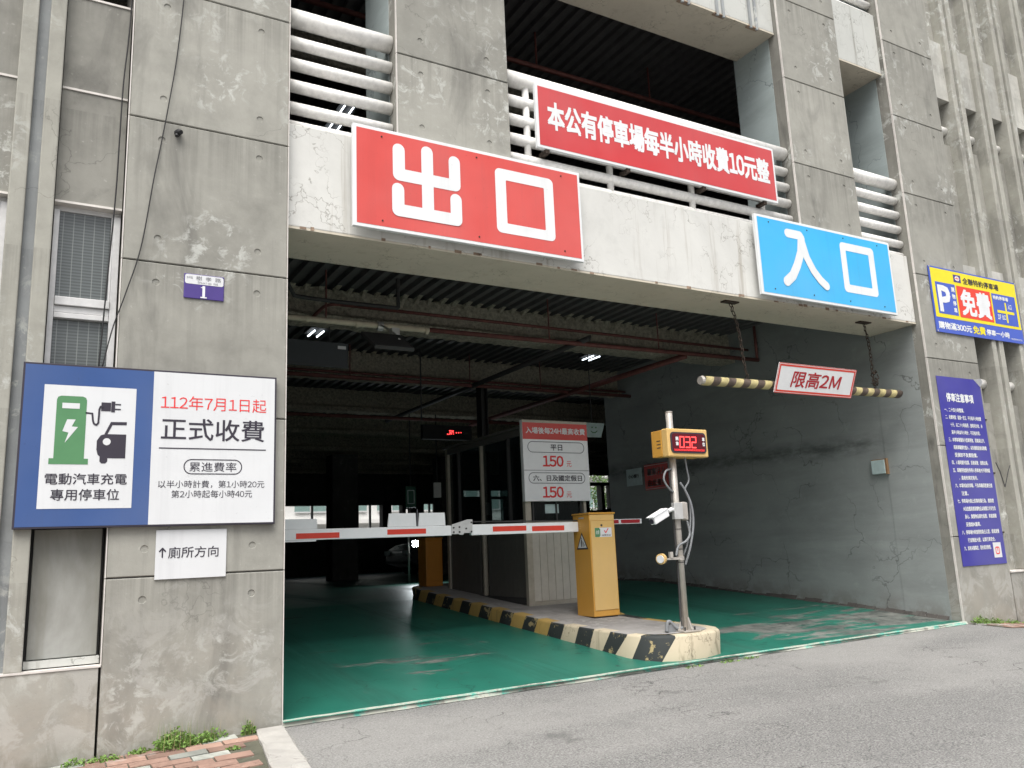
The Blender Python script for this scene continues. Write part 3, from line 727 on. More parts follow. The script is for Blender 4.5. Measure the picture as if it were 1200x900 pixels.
# triangle on the left face (plane x = 3.425)
def on_left(polys, x, root, name, mat):
    mb = MB()
    for p in polys: mb.add([(x, y, z) for y, z in p], [tuple(range(len(p)))])
    return part(root, name, mb, mat)
on_left([[(1.75, .96), (1.55, .96), (1.65, 1.128)]], 3.4235, bx, 'warning_triangle', 'black')
on_left([[(1.727, .974), (1.573, .974), (1.65, 1.103)]], 3.4225, bx, 'triangle_face', 'white')
on_left([[(1.668, .985), (1.657, .985), (1.652, 1.03), (1.648, 1.06), (1.659, 1.06), (1.672, 1.03)], [(1.64, .985), (1.632, .985), (1.624, 1.02), (1.632, 1.04), (1.640, 1.04)],
         [(1.663, 1.063), (1.651, 1.063), (1.651, 1.077), (1.663, 1.077)], [(1.61, .99), (1.602, .99), (1.597, 1.01), (1.607, 1.01)]], 3.4216, bx, 'walking_figures', 'black')
mb = MB()
for k in range(4): mb.box(3.4215, 3.4245, 1.66, 1.74, 1.165 + k * .018, 1.171 + k * .018)
part(bx, 'vent_slots', mb, 'boxlight')
part(bx, 'name_plate', MB().box(3.4215, 3.4245, 1.60, 1.69, 1.262, 1.276), 'alu')
# arm
arm = part(bx, 'folding_arm', MB().box(-.6, 2.0, 1.695, 1.735, 1.140, 1.232), 'armwhite', bevel=.006)
part(arm, 'beam', MB().box(2.2, 3.42, 1.695, 1.735, 1.136, 1.236), 'armwhite', bevel=.006)
for a, b, c, d_ in ((-.3, .1, 1.150, 1.197), (.545, .922, 1.152, 1.198), (1.362, 1.737, 1.165, 1.21), (2.432, 2.804, 1.164, 1.212), (2.87, 3.246, 1.156, 1.204)):
    part(arm, 'red_stripe', MB().box(a, b, 1.6925, 1.6948, c, d_), 'armred')
hg = part(arm, 'hinge_bracket', MB().prism([(1.992, 1.151), (2.06, 1.151), (2.075, 1.143), (2.11, 1.143), (2.12, 1.158), (2.206, 1.158), (2.211, 1.283), (2.159, 1.284), (1.995, 1.239)], 1.680, 1.692), 'alu', bevel=.003)
for px, pz in ((2.01, 1.17), (2.01, 1.21), (2.07, 1.17), (2.07, 1.215), (2.14, 1.20), (2.195, 1.255), (2.195, 1.17)):
    part(arm, 'bolt', MB().tube([(px, 1.6795, pz), (px, 1.672, pz)], .008, 8), 'darksteel')
for a, b, t in ((.27, .727, 1.318), (1.372, 1.643, 1.352), (1.668, 1.935, 1.352)):
    part(arm, 'edge_guard', MB().prism([(a - .003, 1.2335), (b + .003, 1.2335), (b - .002, t), (a + .010, t)], 1.70, 1.715), 'armwhite', bevel=.002)
part(arm, 'edge_guard', MB().box(.27, .72, 1.70, 1.73, 1.128, 1.1395), 'armwhite')
part(arm, 'guard_wire', MB().tube([(1.655, 1.70, 1.235), (1.657, 1.70, 1.385)], .004, 6), 'graytext')
part(arm, 'stay_wire', MB().tube([(2.2, 1.71, 1.262), (3.42, 1.71, 1.25)], .006, 6), 'darksteel')

ar2 = thing('entry_barrier', (3.74, 2.12, .3), 'short red and white barrier arm on a post sticking out behind the orange yellow cabinet', 'barrier')
part(ar2, 'beam', MB().box(3.78, 4.56, 2.10, 2.13, 1.213, 1.268), 'armwhite', bevel=.004)
for a, b in ((3.9, 4.235), (4.268, 4.53)): part(ar2, 'red_stripe', MB().box(a, b, 2.0965, 2.0995, 1.222, 1.26), 'darkred')
part(ar2, 'post', MB().box(3.70, 3.78, 2.08, 2.16, zisl(2.1), 1.30), 'boxyellow')

b2 = thing('barrier_cabinet', (3.14, 4.85, zisl(4.8)), 'second orange barrier cabinet in the dark behind the left side of the booth', 'barrier machine')
zq = zisl(4.85)
part(b2, 'cabinet', MB().box(3.16, 3.40, 4.90, 5.16, zq + .01, zq + .62), 'boxorange_shaded', bevel=.006)
part(b2, 'lid', MB().box(3.155, 3.405, 4.895, 5.165, zq + .621, zq + .64), 'boxorange_shaded')
part(b2, 'door', MB().box(3.18, 3.38, 4.893, 4.8995, zq + .08, zq + .58), 'boxorange_shaded', bevel=.002)

# ------------------------------------------------------------------ booth
bt = thing('attendant_booth', (3.75, 3.5, zisl(3.5)), 'beige attendant booth with dark sliding windows standing on the island', 'booth')
xa, xb, ya, yb, zt = 3.345, 4.165, 2.60, 4.62, 2.32
zf = zisl(2.6) - .03; zg = zisl(4.6)
# front face
part(bt, 'frame', MB().box(xa, xa + .075, ya, ya + .06, zf, zt), 'boothframe', bevel=.003)
part(bt, 'frame', MB().box(xb - .035, xb, ya, ya + .06, zf, zt), 'boothframe', bevel=.003)
part(bt, 'frame', MB().box(xa + .0755, xb - .0355, ya + .002, ya + .058, 1.24, 1.278), 'boothframe', bevel=.003)
part(bt, 'frame', MB().box(xa + .0755, xb - .0355, ya + .002, ya + .058, zf, zf + .075), 'boothframe', bevel=.003)
part(bt, 'frame', MB().box(xa + .0755, xb - .0355, ya + .002, ya + .058, zt - .08, zt - .001), 'boothdark')
x = xa + .0765
while x < xb - .04:
    part(bt, 'cladding_strip', MB().box(x, min(x + .0905, xb - .037), ya + .012, ya + .028, zf + .076, 1.239), 'booth', bevel=.003); x += .0945
part(bt, 'cladding_back', MB().box(xa + .076, xb - .037, ya + .0285, ya + .04, zf + .076, 1.239), 'darksteel')
wn = part(bt, 'front_window', MB().box(xa + .08, xb - .04, ya + .035, ya + .04, 1.279, zt - .081), 'glassdark')
for a in (xa + .10, (xa + xb) / 2, xb - .075): part(wn, 'window_stile', MB().box(a, a + .018, ya + .012, ya + .034, 1.28, zt - .082), 'darksteel')
part(wn, 'paper_notice', MB().box(3.62, 3.80, ya + .028, ya + .0335, 1.37, 1.47), 'frosty')
# long left side
def sidebar(y0, y1, z0, z1, m='boothframe', name='frame', x0=xa, x1=xa + .05): return part(bt, name, MB().box(x0, x1, y0, y1, z0, z1), m)
sidebar(ya + .061, yb - .061, zf + .05, zf + .12, 'darksteel'); sidebar(ya + .061, yb - .061, 1.27, 1.31, 'boothdark'); sidebar(ya + .061, yb - .061, zt - .07, zt - .001, 'boothdark')
sidebar(yb - .06, yb, zg - .02, zt)
for y in (3.62, ): sidebar(y, y + .03, zf + .12, zt - .0705)
for y in (2.95, 4.25): sidebar(y, y + .03, 1.311, zt - .0705, 'darksteel')
y = ya + .062; k = 0
while y < yb - .07:
    if abs(y - 3.6) > .06: part(bt, 'cladding_strip', MB().box(xa + .02, xa + .034, y, min(y + .094, yb - .062), zf + .121, 1.269), 'boothdark')
    y += .098
part(bt, 'side_window', MB().box(xa + .036, xa + .041, ya + .062, yb - .062, 1.312, zt - .071), 'glassdark')
part(bt, 'right_wall', MB().box(xb - .05, xb - .001, ya + .061, yb, zg - .12, 1.31), 'booth')
part(bt, 'right_window', MB().box(xb - .03, xb - .025, ya + .061, yb - .04, 1.311, zt - .001), 'glassdark')
for y in (ya + .8, ya + 1.4): part(bt, 'window_stile', MB().box(xb - .05, xb - .001, y, y + .04, 1.311, zt - .001), 'boothdark')
part(bt, 'rear_wall', MB().box(xa + .051, xb - .051, yb - .04, yb - .001, zg - .12, 1.31), 'booth')
part(bt, 'desk', MB().box(xa + .06, xb - .06, ya + .2, ya + .6, 1.15, 1.18), 'booth')
part(bt, 'chair_back', MB().box(xa + .3, xa + .65, ya + 1.0, ya + 1.05, 1.1, 1.5), 'black', bevel=.02)
part(bt, 'paper_sheet', MB().rect(xa + .5, xa + .62, 1.45, 1.62, yb - .05), 'white')
part(bt, 'roof', MB().box(xa - .03, xb + .03, ya - .03, yb + .03, zt + .001, zt + .03), 'boothdark')
part(bt, 'base_frame', MB().box(xa + .051, xb - .051, ya + .061, yb - .05, zf, zf + .05), 'darksteel')
part(bt, 'corner_lamp', MB().box(xa + .01, xa + .04, ya - .02, ya - .001, zf - .01, zf + .02), 'white')

# rate sign on the booth
rs = thing('rate_sign', (3.75, 2.54, 1.5), 'red and white daily maximum rate sign with two 150 prices on the booth front', 'sign')
Y = 2.54
part(rs, 'board', MB().box(3.312, 4.192, Y, Y + .055, 1.50, 2.412), 'armwhite', bevel=.003)
part(rs, 'top_strip', MB().box(3.312, 4.192, Y - .003, Y - .0005, 2.382, 2.412), 'boothframe')
part(rs, 'red_header', MB().rect(3.314, 4.190, 2.193, 2.382, Y - .0015), 'red')
text(rs, '入場後每24H最高收費', 3.355, 4.16, 2.257, 2.332, Y - .003, 'wletter', .02)
def oval(root, x0, x1, z0, z1, y, w_, mat, name='oval_outline'):
    r = (z1 - z0) / 2; mb = MB().ring(rrect(x0, x1, z0, z1, r * .98, 6), rrect(x0 + w_, x1 - w_, z0 + w_, z1 - w_, (r - w_) * .98, 6), y)
    return part(root, name, mb, mat)
oval(rs, 3.37, 4.138, 2.043, 2.17, Y - .002, .008, 'graytext'); text(rs, '平日', 3.675, 3.833, 2.07, 2.138, Y - .003, 'black', .015)
text(rs, '150', 3.562, 3.842, 1.885, 2.012, Y - .003, 'redtext', .02); text(rs, '元', 3.88, 3.948, 1.886, 1.952, Y - .003, 'redtext')
part(rs, 'divider', MB().rect(3.314, 4.186, 1.841, 1.847, Y - .002), 'graytext')
oval(rs, 3.367, 4.128, 1.696, 1.82, Y - .002, .008, 'graytext'); text(rs, '六、日及國定假日', 3.425, 4.082, 1.723, 1.791, Y - .003, 'black', .015)
text(rs, '150', 3.542, 3.823, 1.537, 1.663, Y - .003, 'redtext', .02); text(rs, '元', 3.86, 3.93, 1.538, 1.604, Y - .003, 'redtext')

# ------------------------------------------------------------------ display pole
px, py = 3.44, .215
pl = thing('display_pole', (px, py, zisl(.2)), 'steel pole with cables, camera bracket and gusseted foot at the island nose', 'pole')
zb2 = zisl(.2) + .001
part(pl, 'tube', MB().tube([(px, py, zb2 + .01), (px, py, 2.12)], .030, 18), 'steel', smooth=True)
part(pl, 'pole_cap', MB().tube([(px, py, 2.12), (px, py, 2.128)], .033, 18), 'steel')
part(pl, 'base_plate', MB().box(px - .09, px + .09, py - .09, py + .09, zb2, zb2 + .012), 'steel', bevel=.002)
for a in range(4):
    c_, s_ = math.cos(a * PI / 2), math.sin(a * PI / 2); mb = MB()
    pts = [(.031, .013), (.085, .013), (.075, .03), (.040, .115), (.031, .115)]
    v = [(px + c_ * q - s_ * .003, py + s_ * q + c_ * .003, zb2 + h) for q, h in pts] + [(px + c_ * q + s_ * .003, py + s_ * q - c_ * .003, zb2 + h) for q, h in pts]
    mb.add(v, [(0, 1, 2, 3, 4), (9, 8, 7, 6, 5)] + [(i, i + 5, (i + 1) % 5 + 5, (i + 1) % 5) for i in range(5)]); part(pl, 'gusset', mb, 'steel')
for a in range(4):
    qx, qy = px + .075 * math.cos(a * PI / 2 + PI / 4), py + .075 * math.sin(a * PI / 2 + PI / 4)
    part(pl, 'anchor_bolt', MB().tube([(qx, qy, zb2 + .012), (qx, qy, zb2 + .04)], .008, 8), 'darksteel')
for z in (1.10, .93, .82): part(pl, 'cable_tie', MB().tube([(px, py, z), (px, py, z + .006)], .034, 16), 'darksteel')
def curve_pts(P, n=8):
    out = []; P = [Vector(p) for p in P]
    for i in range(len(P) - 1):
        p0, p1, p2, p3 = P[max(i - 1, 0)], P[i], P[i + 1], P[min(i + 2, len(P) - 1)]
        for k in range(n):
            t = k / n; out.append(.5 * ((2 * p1) + (p2 - p0) * t + (2 * p0 - 5 * p1 + 4 * p2 - p3) * t * t + (3 * p1 - p0 - 3 * p2 + p3) * t ** 3))
    out.append(P[-1]); return out
def cable(root, pts, r, mat='conduit', name='cable'):
    return part(root, name, MB().tube(curve_pts(pts), r, 8), mat, smooth=True)
cable(pl, [(px + .10, py - .05, 1.72), (px + .13, py - .03, 1.62), (px + .15, py - .02, 1.52), (px + .10, py - .02, 1.44), (px + .13, py - .03, 1.33), (px + .12, py - .03, 1.15), (px + .07, py - .03, .98), (px + .04, py, .88)], .008)
cable(pl, [(px + .04, py - .03, 1.50), (px + .09, py - .04, 1.42), (px + .13, py - .05, 1.30), (px + .135, py - .05, 1.14), (px + .08, py - .05, .95), (px + .035, py - .02, .80)], .010)
cable(pl, [(px - .05, py, 1.72), (px - .045, py, 1.5), (px - .04, py, 1.2), (px - .035, py, .7), (px - .045, py, .4), (px - .04, py, .29)], .009, 'darksteel')
cable(pl, [(px - .03, py - .01, 1.42), (px - .09, py - .02, 1.46), (px - .13, py - .02, 1.53), (px - .10, py - .02, 1.60), (px - .03, py - .01, 1.62)], .009)
cable(pl, [(px + .075, py - .04, 1.17), (px + .085, py - .05, 1.06), (px + .03, py - .06, 1.0), (px - .05, py - .05, .96), (px - .085, py - .05, .88)], .010)
cable(pl, [(px - .03, py, .29), (px - .08, py + .02, .285), (px - .14, py + .03, .34), (px - .17, py + .03, .33), (px - .18, py + .03, .265)], .016, name='flexible_conduit')
part(pl, 'conduit_box', MB().prism([(px - .17, zb2), (px - .05, zb2), (px - .06, zb2 + .03), (px - .13, zb2 + .07), (px - .16, zb2 + .06)], py + .02, py + .07), 'conduit')
br = part(pl, 'bracket_box', MB().box(px - .085, px + .01, py - .075, py - .034, 1.185, 1.325), 'alu', bevel=.004)
part(br, 'bracket_clamp', MB().box(px + .011, px + .06, py - .066, py + .02, 1.182, 1.332), 'steel', bevel=.01)
part(br, 'bracket_clamp', MB().box(px + .063, px + .09, py - .05, py + .02, 1.175, 1.33), 'steel', bevel=.01)

ld = thing('display_box', (3.53, .2, 1.72), 'yellow display box on the pole showing 032 in red digits', 'display')
Yl = .10
part(ld, 'housing', MB().box(3.307, 3.765, Yl + .003, .184, 1.716, 1.962), 'boxlight', bevel=.010)
part(ld, 'rear_housing', MB().box(3.307, 3.40, .1842, .32, 1.725, 1.955).box(3.48, 3.765, .1842, .32, 1.725, 1.955), 'boxyellow', bevel=.004)
part(ld, 'bezel', MB().prism(rrect(3.336, 3.738, 1.748, 1.93, .035), Yl - .004, Yl + .0025), 'black')
part(ld, 'display_glass', MB().flat(rrect(3.35, 3.725, 1.760, 1.918, .028), Yl - .0055), 'ledback')
seg = {'0': 'abcdef', '3': 'abgcd', '2': 'abged'}
for k, ch in enumerate('032'):
    mb = MB(); x0, z0, w_, h = 3.432 + k * .068, 1.797, .046, .092
    S_ = {'a': [(0, 1), (1, 1)], 'b': [(1, 1), (1, .5)], 'c': [(1, .5), (1, 0)], 'd': [(0, 0), (1, 0)], 'e': [(0, .5), (0, 0)], 'f': [(0, 1), (0, .5)], 'g': [(0, .5), (1, .5)]}
    y_ = Yl - .0065
    for s in seg[ch]: y_ = stroke(mb, [(x0 + a * w_ + b * .006, z0 + b * h) for a, b in S_[s]], .0095, y_)
    part(ld, 'red_digit', mb, 'led')
mb = MB()
for i in range(30):
    for j in range(2): mb.rect(3.37 + i * .0115, 3.375 + i * .0115, 1.768 + j * .009, 1.772 + j * .009, Yl - .0062)
part(ld, 'led_dots', mb, 'led')
text(ld, '剩', 3.388, 3.42, 1.855, 1.889, Yl - .0065, 'wletter', .04); text(ld, '餘', 3.388, 3.42, 1.812, 1.846, Yl - .0065, 'wletter', .04)
text(ld, '車', 3.692, 3.722, 1.855, 1.889, Yl - .0065, 'wletter', .04); text(ld, '位', 3.692, 3.722, 1.812, 1.846, Yl - .0065, 'wletter', .04)
mb = MB()
for z in (1.80, 1.83, 1.86): mb.box(3.3055, 3.3068, .20, .25, z, z + .007)
part(ld, 'vent_slots', mb, 'darksteel')

cm = thing('security_camera', (3.27, .15, 1.25), 'white bullet camera on the pole bracket pointing left and slightly down', 'security camera')
a_, b_ = Vector((3.275, .14, 1.25)), Vector((3.055, .10, 1.165)); t_ = (b_ - a_).normalized(); u_ = Vector((0, 0, 1)) - t_ * t_.z; u_.normalize(); v_ = t_.cross(u_)
part(cm, 'body', MB().obox((a_ + b_) / 2, t_ * .10, v_ * .030, u_ * .033), 'armwhite', bevel=.008)
part(cm, 'sunshield', MB().obox((a_ + b_) / 2 + t_ * .012 + u_ * .037, t_ * .105, v_ * .036, u_ * .0035), 'armwhite')
part(cm, 'lens', MB().tube([b_ - t_ * .012, b_ - t_ * .008], .022, 12), 'black')
part(cm, 'mount', MB().tube([a_ - t_ * .02, (3.33, .15, 1.27), (3.355, .16, 1.265)], .017, 10), 'armwhite', smooth=True)
part(cm, 'indicator', MB().obox(b_ - u_ * .03 - t_ * .06, t_ * .008, v_ * .012, u_ * .006), 'black')

lp = thing('warning_lamp', (3.2, .17, .86), 'small round cream lamp on a short bracket low on the pole', 'lamp')
part(lp, 'lamp_ring', MB().tube([(3.172, .150, .860), (3.20, .163, .862)], .044, 18), 'boxlight')
part(lp, 'lamp_face', MB().tube([(3.163, .1458, .8594), (3.1715, .1498, .860)], .032, 16), 'white')
part(lp, 'bracket', MB().box(3.206, 3.325, .16, .175, .85, .864).box(3.285, 3.315, .155, .18, .8645, .915), 'steel')
part(lp, 'clamp', MB().tube([(px, py, .84), (px, py, .875)], .036, 16), 'steel')
part(lp, 'clamp_arm', MB().box(3.325, 3.408, .16, .205, .848, .868), 'steel')

# ------------------------------------------------------------------ height bar
hb = thing('height_bar', (5.35, .27, 2.45), 'yellow and black striped height limit pipe hanging below the fascia', 'height bar')
NB = 30; xL, xR = 3.93, 6.80
for k in range(NB):
    a = xL + (xR - xL) * k / NB; b = xL + (xR - xL) * (k + 1) / NB
    za, zc = 2.452 + .03 * k / NB, 2.452 + .03 * (k + 1) / NB
    # slanted band: skew the end rings
    mb = MB(); seg_ = 14
    for xx, zz_ in ((a, za), (b, zc)):
        for q in range(seg_):
            an = 2 * PI * q / seg_; mb.v.append((xx + .022 * math.sin(an), .27 + .045 * math.cos(an), zz_ + .045 * math.sin(an)))
    mb.f = [(q, (q + 1) % seg_, seg_ + (q + 1) % seg_, seg_ + q) for q in range(seg_)]
    if k == NB - 1: mb.f.append(tuple(range(seg_, 2 * seg_)))
    mb.mi = [0] * len(mb.f)
    part(hb, 'stripe_band', mb, 'stripey' if k % 2 == 0 else 'stripeb', smooth=True)
part(hb, 'end_cap', MB().tube([(3.895, .27, 2.452), (3.925, .27, 2.452)], [.038, .046], 14), 'steel')
def chain(cx0, cy0, cz0, cx1, cy1, cz1, label):
    ch = thing('hanging_chain', (cx0, cy0, cz0), label, 'chain', 'chains holding the height bar')
    part(ch, 'ceiling_plate', MB().box(cx0 - .09, cx0 + .09, cy0 - .035, cy0 + .035, 3.232, 3.2440), 'rust')
    A, B = Vector((cx0, cy0, cz0)), Vector((cx1, cy1, cz1)); L = (B - A).length; n_ = int(L / .042); d = (B - A).normalized()
    lk = MB(); pts = []
    for i in range(12):
        an = 2 * PI * i / 12; pts.append((.012 * math.cos(an), 0, .019 * math.sin(an) + (.008 if math.sin(an) > 0 else -.008)))
    vs = []; sg = 5
    for i in range(12):
        p = Vector(pts[i]); t = (Vector(pts[(i + 1) % 12]) - Vector(pts[i - 1])).normalized(); u = Vector((0, 1, 0)); v = t.cross(u)
        vs += [p + .0048 * (math.cos(2 * PI * k / sg) * u + math.sin(2 * PI * k / sg) * v) for k in range(sg)]
    lk.v = [tuple(v) for v in vs]
    lk.f = [(i * sg + k, i * sg + (k + 1) % sg, ((i + 1) % 12) * sg + (k + 1) % sg, ((i + 1) % 12) * sg + k) for i in range(12) for k in range(sg)]; lk.mi = [0] * len(lk.f)
    m = lk.mesh('chain_link', 'rust', (0, 0, 0), True); rr = random.Random(int(cx0 * 10))
    for i in range(n_):
        t = (i + .5) / n_; sag = Vector((.02 * math.sin(t * 5), 0, 0))
        o = inst(ch, 'chain_link', m, A + (B - A) * t + sag)
        o.rotation_euler = (math.atan2(-d.y, abs(d.z)), math.atan2(-d.x, -d.z), (i % 2) * PI / 2 + rr.uniform(-.4, .4))
    return ch
c1 = chain(4.32, .22, 3.235, 4.53, .27, 2.51, 'rusty chain holding the left end of the striped height bar')
c2 = chain(6.30, .24, 3.235, 6.42, .27, 2.53, 'rusty tangled chain holding the right end of the striped height bar')
mb = MB(); rr = random.Random(4)
for i in range(26):
    a = Vector((6.40 + rr.uniform(-.03, .03), .26 + rr.uniform(-.03, .03), 2.56 + rr.random() * .16)); d = Vector((rr.uniform(-1, 1), rr.uniform(-1, 1), rr.uniform(-1, 1))).normalized() * .018
    mb.tube([a - d, a + d], .006, 5)
part(c2, 'spare_links', mb, 'rust')
hs_ = thing('height_limit_sign', (5.36, .195, 2.376), 'white tilted sign with red border reading 2M height limit on the striped bar', 'sign')
x0, x1, h_ = 4.765, 5.885, .295; zs = 2.376
part(hs_, 'board', MB().box(x0, x1, .195, .205, zs, zs + h_), 'armwhite', bevel=.002)
part(hs_, 'red_border', MB().ring(rrect(x0 + .012, x1 - .012, zs + .012, zs + h_ - .012, .004, 2), rrect(x0 + .03, x1 - .03, zs + .03, zs + h_ - .03, .003, 2), .1935), 'armred')
part(hs_, 'red_edge', MB().ring(rrect(x0, x1, zs, zs + h_, .004, 2), rrect(x0 + .006, x1 - .006, zs + .006, zs + h_ - .006, .003, 2), .1942), 'armred')
text(hs_, '限高2M', x0 + .20, x1 - .20, zs + .065, zs + h_ - .065, .1925, 'darkred', .015, italic=.12)
hs_.rotation_euler = (math.radians(22), 0, 0)

# ------------------------------------------------------------------ big signs on the fascia
es = thing('exit_sign', (1.48, .03, 3.32), 'large red sign with white exit characters mounted on the fascia', 'sign')
Y = .03
part(es, 'board', MB().box(.476, 2.492, Y, Y + .034, 3.326, 4.128), 'wletter', bevel=.003)
part(es, 'face', MB().rect(.503, 2.468, 3.352, 4.102, Y - .0015), 'red')
mb = MB(); y_ = Y - .003; W = .098
for pts in ([(.835, 3.985), (.835, 3.785), (1.30, 3.785), (1.30, 3.98)], [(1.068, 4.012), (1.068, 3.50)], [(.825, 3.665), (.825, 3.50), (1.305, 3.50), (1.305, 3.665)]):
    y_ = stroke(mb, pts, W, y_)
part(es, 'character_chu', mb, 'wletter')
part(es, 'character_kou', MB().ring(rrect(1.662, 2.214, 3.462, 4.012, .045), rrect(1.76, 2.122, 3.548, 3.918, .008), Y - .003), 'wletter')
def screws(root, x0, x1, z0, z1, n_, y):
    for i in range(n_):
        for z in (z0, z1):
            x = x0 + (x1 - x0) * i / (n_ - 1); part(root, 'screw', MB().tube([(x, y, z), (x, y - .004, z)], .007, 8), 'rust')
screws(es, .70, 2.3, 3.395, 4.062, 3, Y - .0015)
en = thing('entrance_sign', (5.6, .03, 3.29), 'large cyan blue sign with white entrance characters on the right of the fascia', 'sign')
part(en, 'board', MB().box(4.567, 6.612, Y, Y + .034, 3.298, 4.124), 'wletter', bevel=.003)
part(en, 'face', MB().rect(4.595, 6.585, 3.324, 4.098, Y - .0015), 'cyan')
mb = MB(); y_ = Y - .003
y_ = stroke(mb, [(5.01, 3.985), (5.185, 3.985), (5.205, 3.955)], .092, y_)
y_ = stroke(mb, [(5.20, 3.96), (5.17, 3.80), (5.10, 3.66), (5.02, 3.54), (4.925, 3.468)], .098, y_)
y_ = stroke(mb, [(5.20, 3.93), (5.25, 3.76), (5.33, 3.63), (5.42, 3.54), (5.50, 3.49)], .092, y_)
part(en, 'character_ru', mb, 'wletter')
part(en, 'character_kou', MB().ring(rrect(5.782, 6.322, 3.465, 4.012, .045), rrect(5.868, 6.232, 3.552, 3.926, .008), Y - .003), 'wletter')
screws(en, 4.75, 6.4, 3.37, 4.06, 4, Y - .0015)
for q_ in (es, en):
    q_.scale = (.9878, 1, .9878); l_ = q_.location; q_.location = (-1.427 + (l_[0] + 1.427) * .9878, -.036, 1 + (l_[2] - 1) * .9878)
ls = thing('fee_sign', (3.5, 0, 4.27), 'long narrow red sign reading half hourly fee of 10 yuan hung on the upper railing', 'sign')
Y = 0.0
part(ls, 'board', MB().box(2.068, 4.895, Y, Y + .035, 4.268, 4.856), 'wletter', bevel=.003)
part(ls, 'face', MB().rect(2.092, 4.871, 4.292, 4.832, Y - .0015), 'red2')
text(ls, '本公有停車場每半小時收費10元整', 2.178, 4.805, 4.452, 4.715, Y - .003, 'wletter', .035)
for x in (2.15, 3.0, 3.9, 4.7): part(ls, 'mounting_clip', MB().box(x, x + .04, .01, .12, 4.235, 4.267), 'rust')

# ------------------------------------------------------------------ EV charging board
ev = thing('charging_sign', (-.78, -.04, 1.21), 'blue and white electric car charging parking board at the left of the entrance', 'sign')
Y = -.04
part(ev, 'frame', MB().box(-1.497, -.073, Y, Y + .038, 1.214, 2.154), 'black', bevel=.002)
part(ev, 'blue_field', MB().rect(-1.486, -.811, 1.225, 2.143, Y - .0015), 'blue')
part(ev, 'white_field', MB().rect(-.811, -.084, 1.225, 2.143, Y - .0015), 'white')
part(ev, 'picture_panel', MB().rect(-1.386, -.905, 1.323, 2.029, Y - .003), 'white')
part(ev, 'charger_icon', MB().flat([(-1.343, 1.573), (-1.343, 1.606), (-1.320, 1.606)] + rrect(-1.320, -1.165, 1.75, 1.967, .022)[5:0:-1][::1][:0] + [(-1.320, 1.945), (-1.314, 1.96), (-1.298, 1.967), (-1.188, 1.967), (-1.172, 1.96), (-1.166, 1.945), (-1.166, 1.606), (-1.144, 1.606), (-1.144, 1.573)], Y - .0042), 'green')
part(ev, 'charger_screen', MB().rect(-1.291, -1.202, 1.894, 1.926, Y - .0054), 'white')
part(ev, 'lightning_icon', MB().flat([(-1.262, 1.831), (-1.219, 1.831), (-1.237, 1.790), (-1.205, 1.788), (-1.268, 1.695), (-1.252, 1.754), (-1.283, 1.762)], Y - .0054), 'white')
mb = MB(); y_ = stroke(mb, [(-1.166, 1.872), (-1.135, 1.870), (-1.130, 1.83), (-1.125, 1.812), (-1.112, 1.803), (-1.102, 1.815), (-1.100, 1.86), (-1.100, 1.895), (-1.094, 1.912), (-1.082, 1.913)], .010, Y - .0042)
part(ev, 'hose_icon', mb, 'black')
part(ev, 'plug_icon', MB().rect(-1.09, -1.039, 1.887, 1.938, Y - .0048).rect(-1.037, -1.017, 1.882, 1.946, Y - .0048).rect(-1.0165, -.986, 1.925, 1.933, Y - .0048).rect(-1.0165, -.986, 1.896, 1.904, Y - .0048), 'black')
part(ev, 'car_icon', MB().flat([(-.950, 1.611), (-.950, 1.752), (-1.06, 1.752), (-1.085, 1.744), (-1.104, 1.712), (-1.104, 1.66), (-1.096, 1.63), (-1.085, 1.62), (-1.085, 1.592), (-1.075, 1.58), (-1.055, 1.58), (-1.044, 1.592), (-1.044, 1.611)], Y - .0042)
     .flat([(-.950, 1.826), (-1.035, 1.824), (-1.066, 1.752), (-1.050, 1.752), (-1.026, 1.806), (-.950, 1.808)], Y - .0045), 'black')
part(ev, 'car_lamp_icon', MB().flat([(-1.052 + .021 * math.cos(i * PI / 8), 1.707 + .021 * math.sin(i * PI / 8)) for i in range(16)], Y - .0054), 'white')
text(ev, '電動汽車充電', -1.356, -.935, 1.458, 1.522, Y - .0045, 'black', .008)
text(ev, '專用停車位', -1.323, -.972, 1.368, 1.433, Y - .0045, 'black', .008)
text(ev, '112年7月1日起', -.767, -.137, 1.915, 2.002, Y - .003, 'redtext', .0)
text(ev, '正式收費', -.760, -.148, 1.728, 1.863, Y - .003, 'black', .008)
part(ev, 'divider', MB().rect(-.768, -.136, 1.674, 1.681, Y - .003), 'black')
oval(ev, -.626, -.281, 1.521, 1.614, Y - .003, .006, 'black')
text(ev, '累進費率', -.593, -.315, 1.538, 1.596, Y - .003, 'black', 0)
text(ev, '以半小時計費，第1小時20元', -.765, -.142, 1.438, 1.484, Y - .003, 'black', 0)
text(ev, '第2小時起每小時40元', -.689, -.217, 1.379, 1.425, Y - .003, 'black', 0)
ws = thing('restroom_sign', (-.56, -.01, .905), 'small white restroom direction board below the charging board', 'sign')
part(ws, 'board', MB().box(-.760, -.358, -.012, -.002, .906, 1.192), 'white', bevel=.001)
text(ws, '廁所方向', -.690, -.404, 1.026, 1.092, -.0135, 'black', .005)
mb = MB(); y_ = stroke(mb, [(-.722, 1.034), (-.722, 1.085)], .008, -.0135); stroke(mb, [(-.738, 1.068), (-.722, 1.086), (-.706, 1.068)], .008, y_)
part(ws, 'arrow', mb, 'black')
np_ = thing('house_number_plate', (-.53, -.012, 2.64), 'small violet and white house number plate with a white 1', 'house number')
part(np_, 'plate', MB().box(-.656, -.411, -.010, -.001, 2.64, 2.802), 'purple', bevel=.004)
part(np_, 'white_field', MB().flat(rrect(-.651, -.416, 2.735, 2.797, .014), -.0112), 'white')
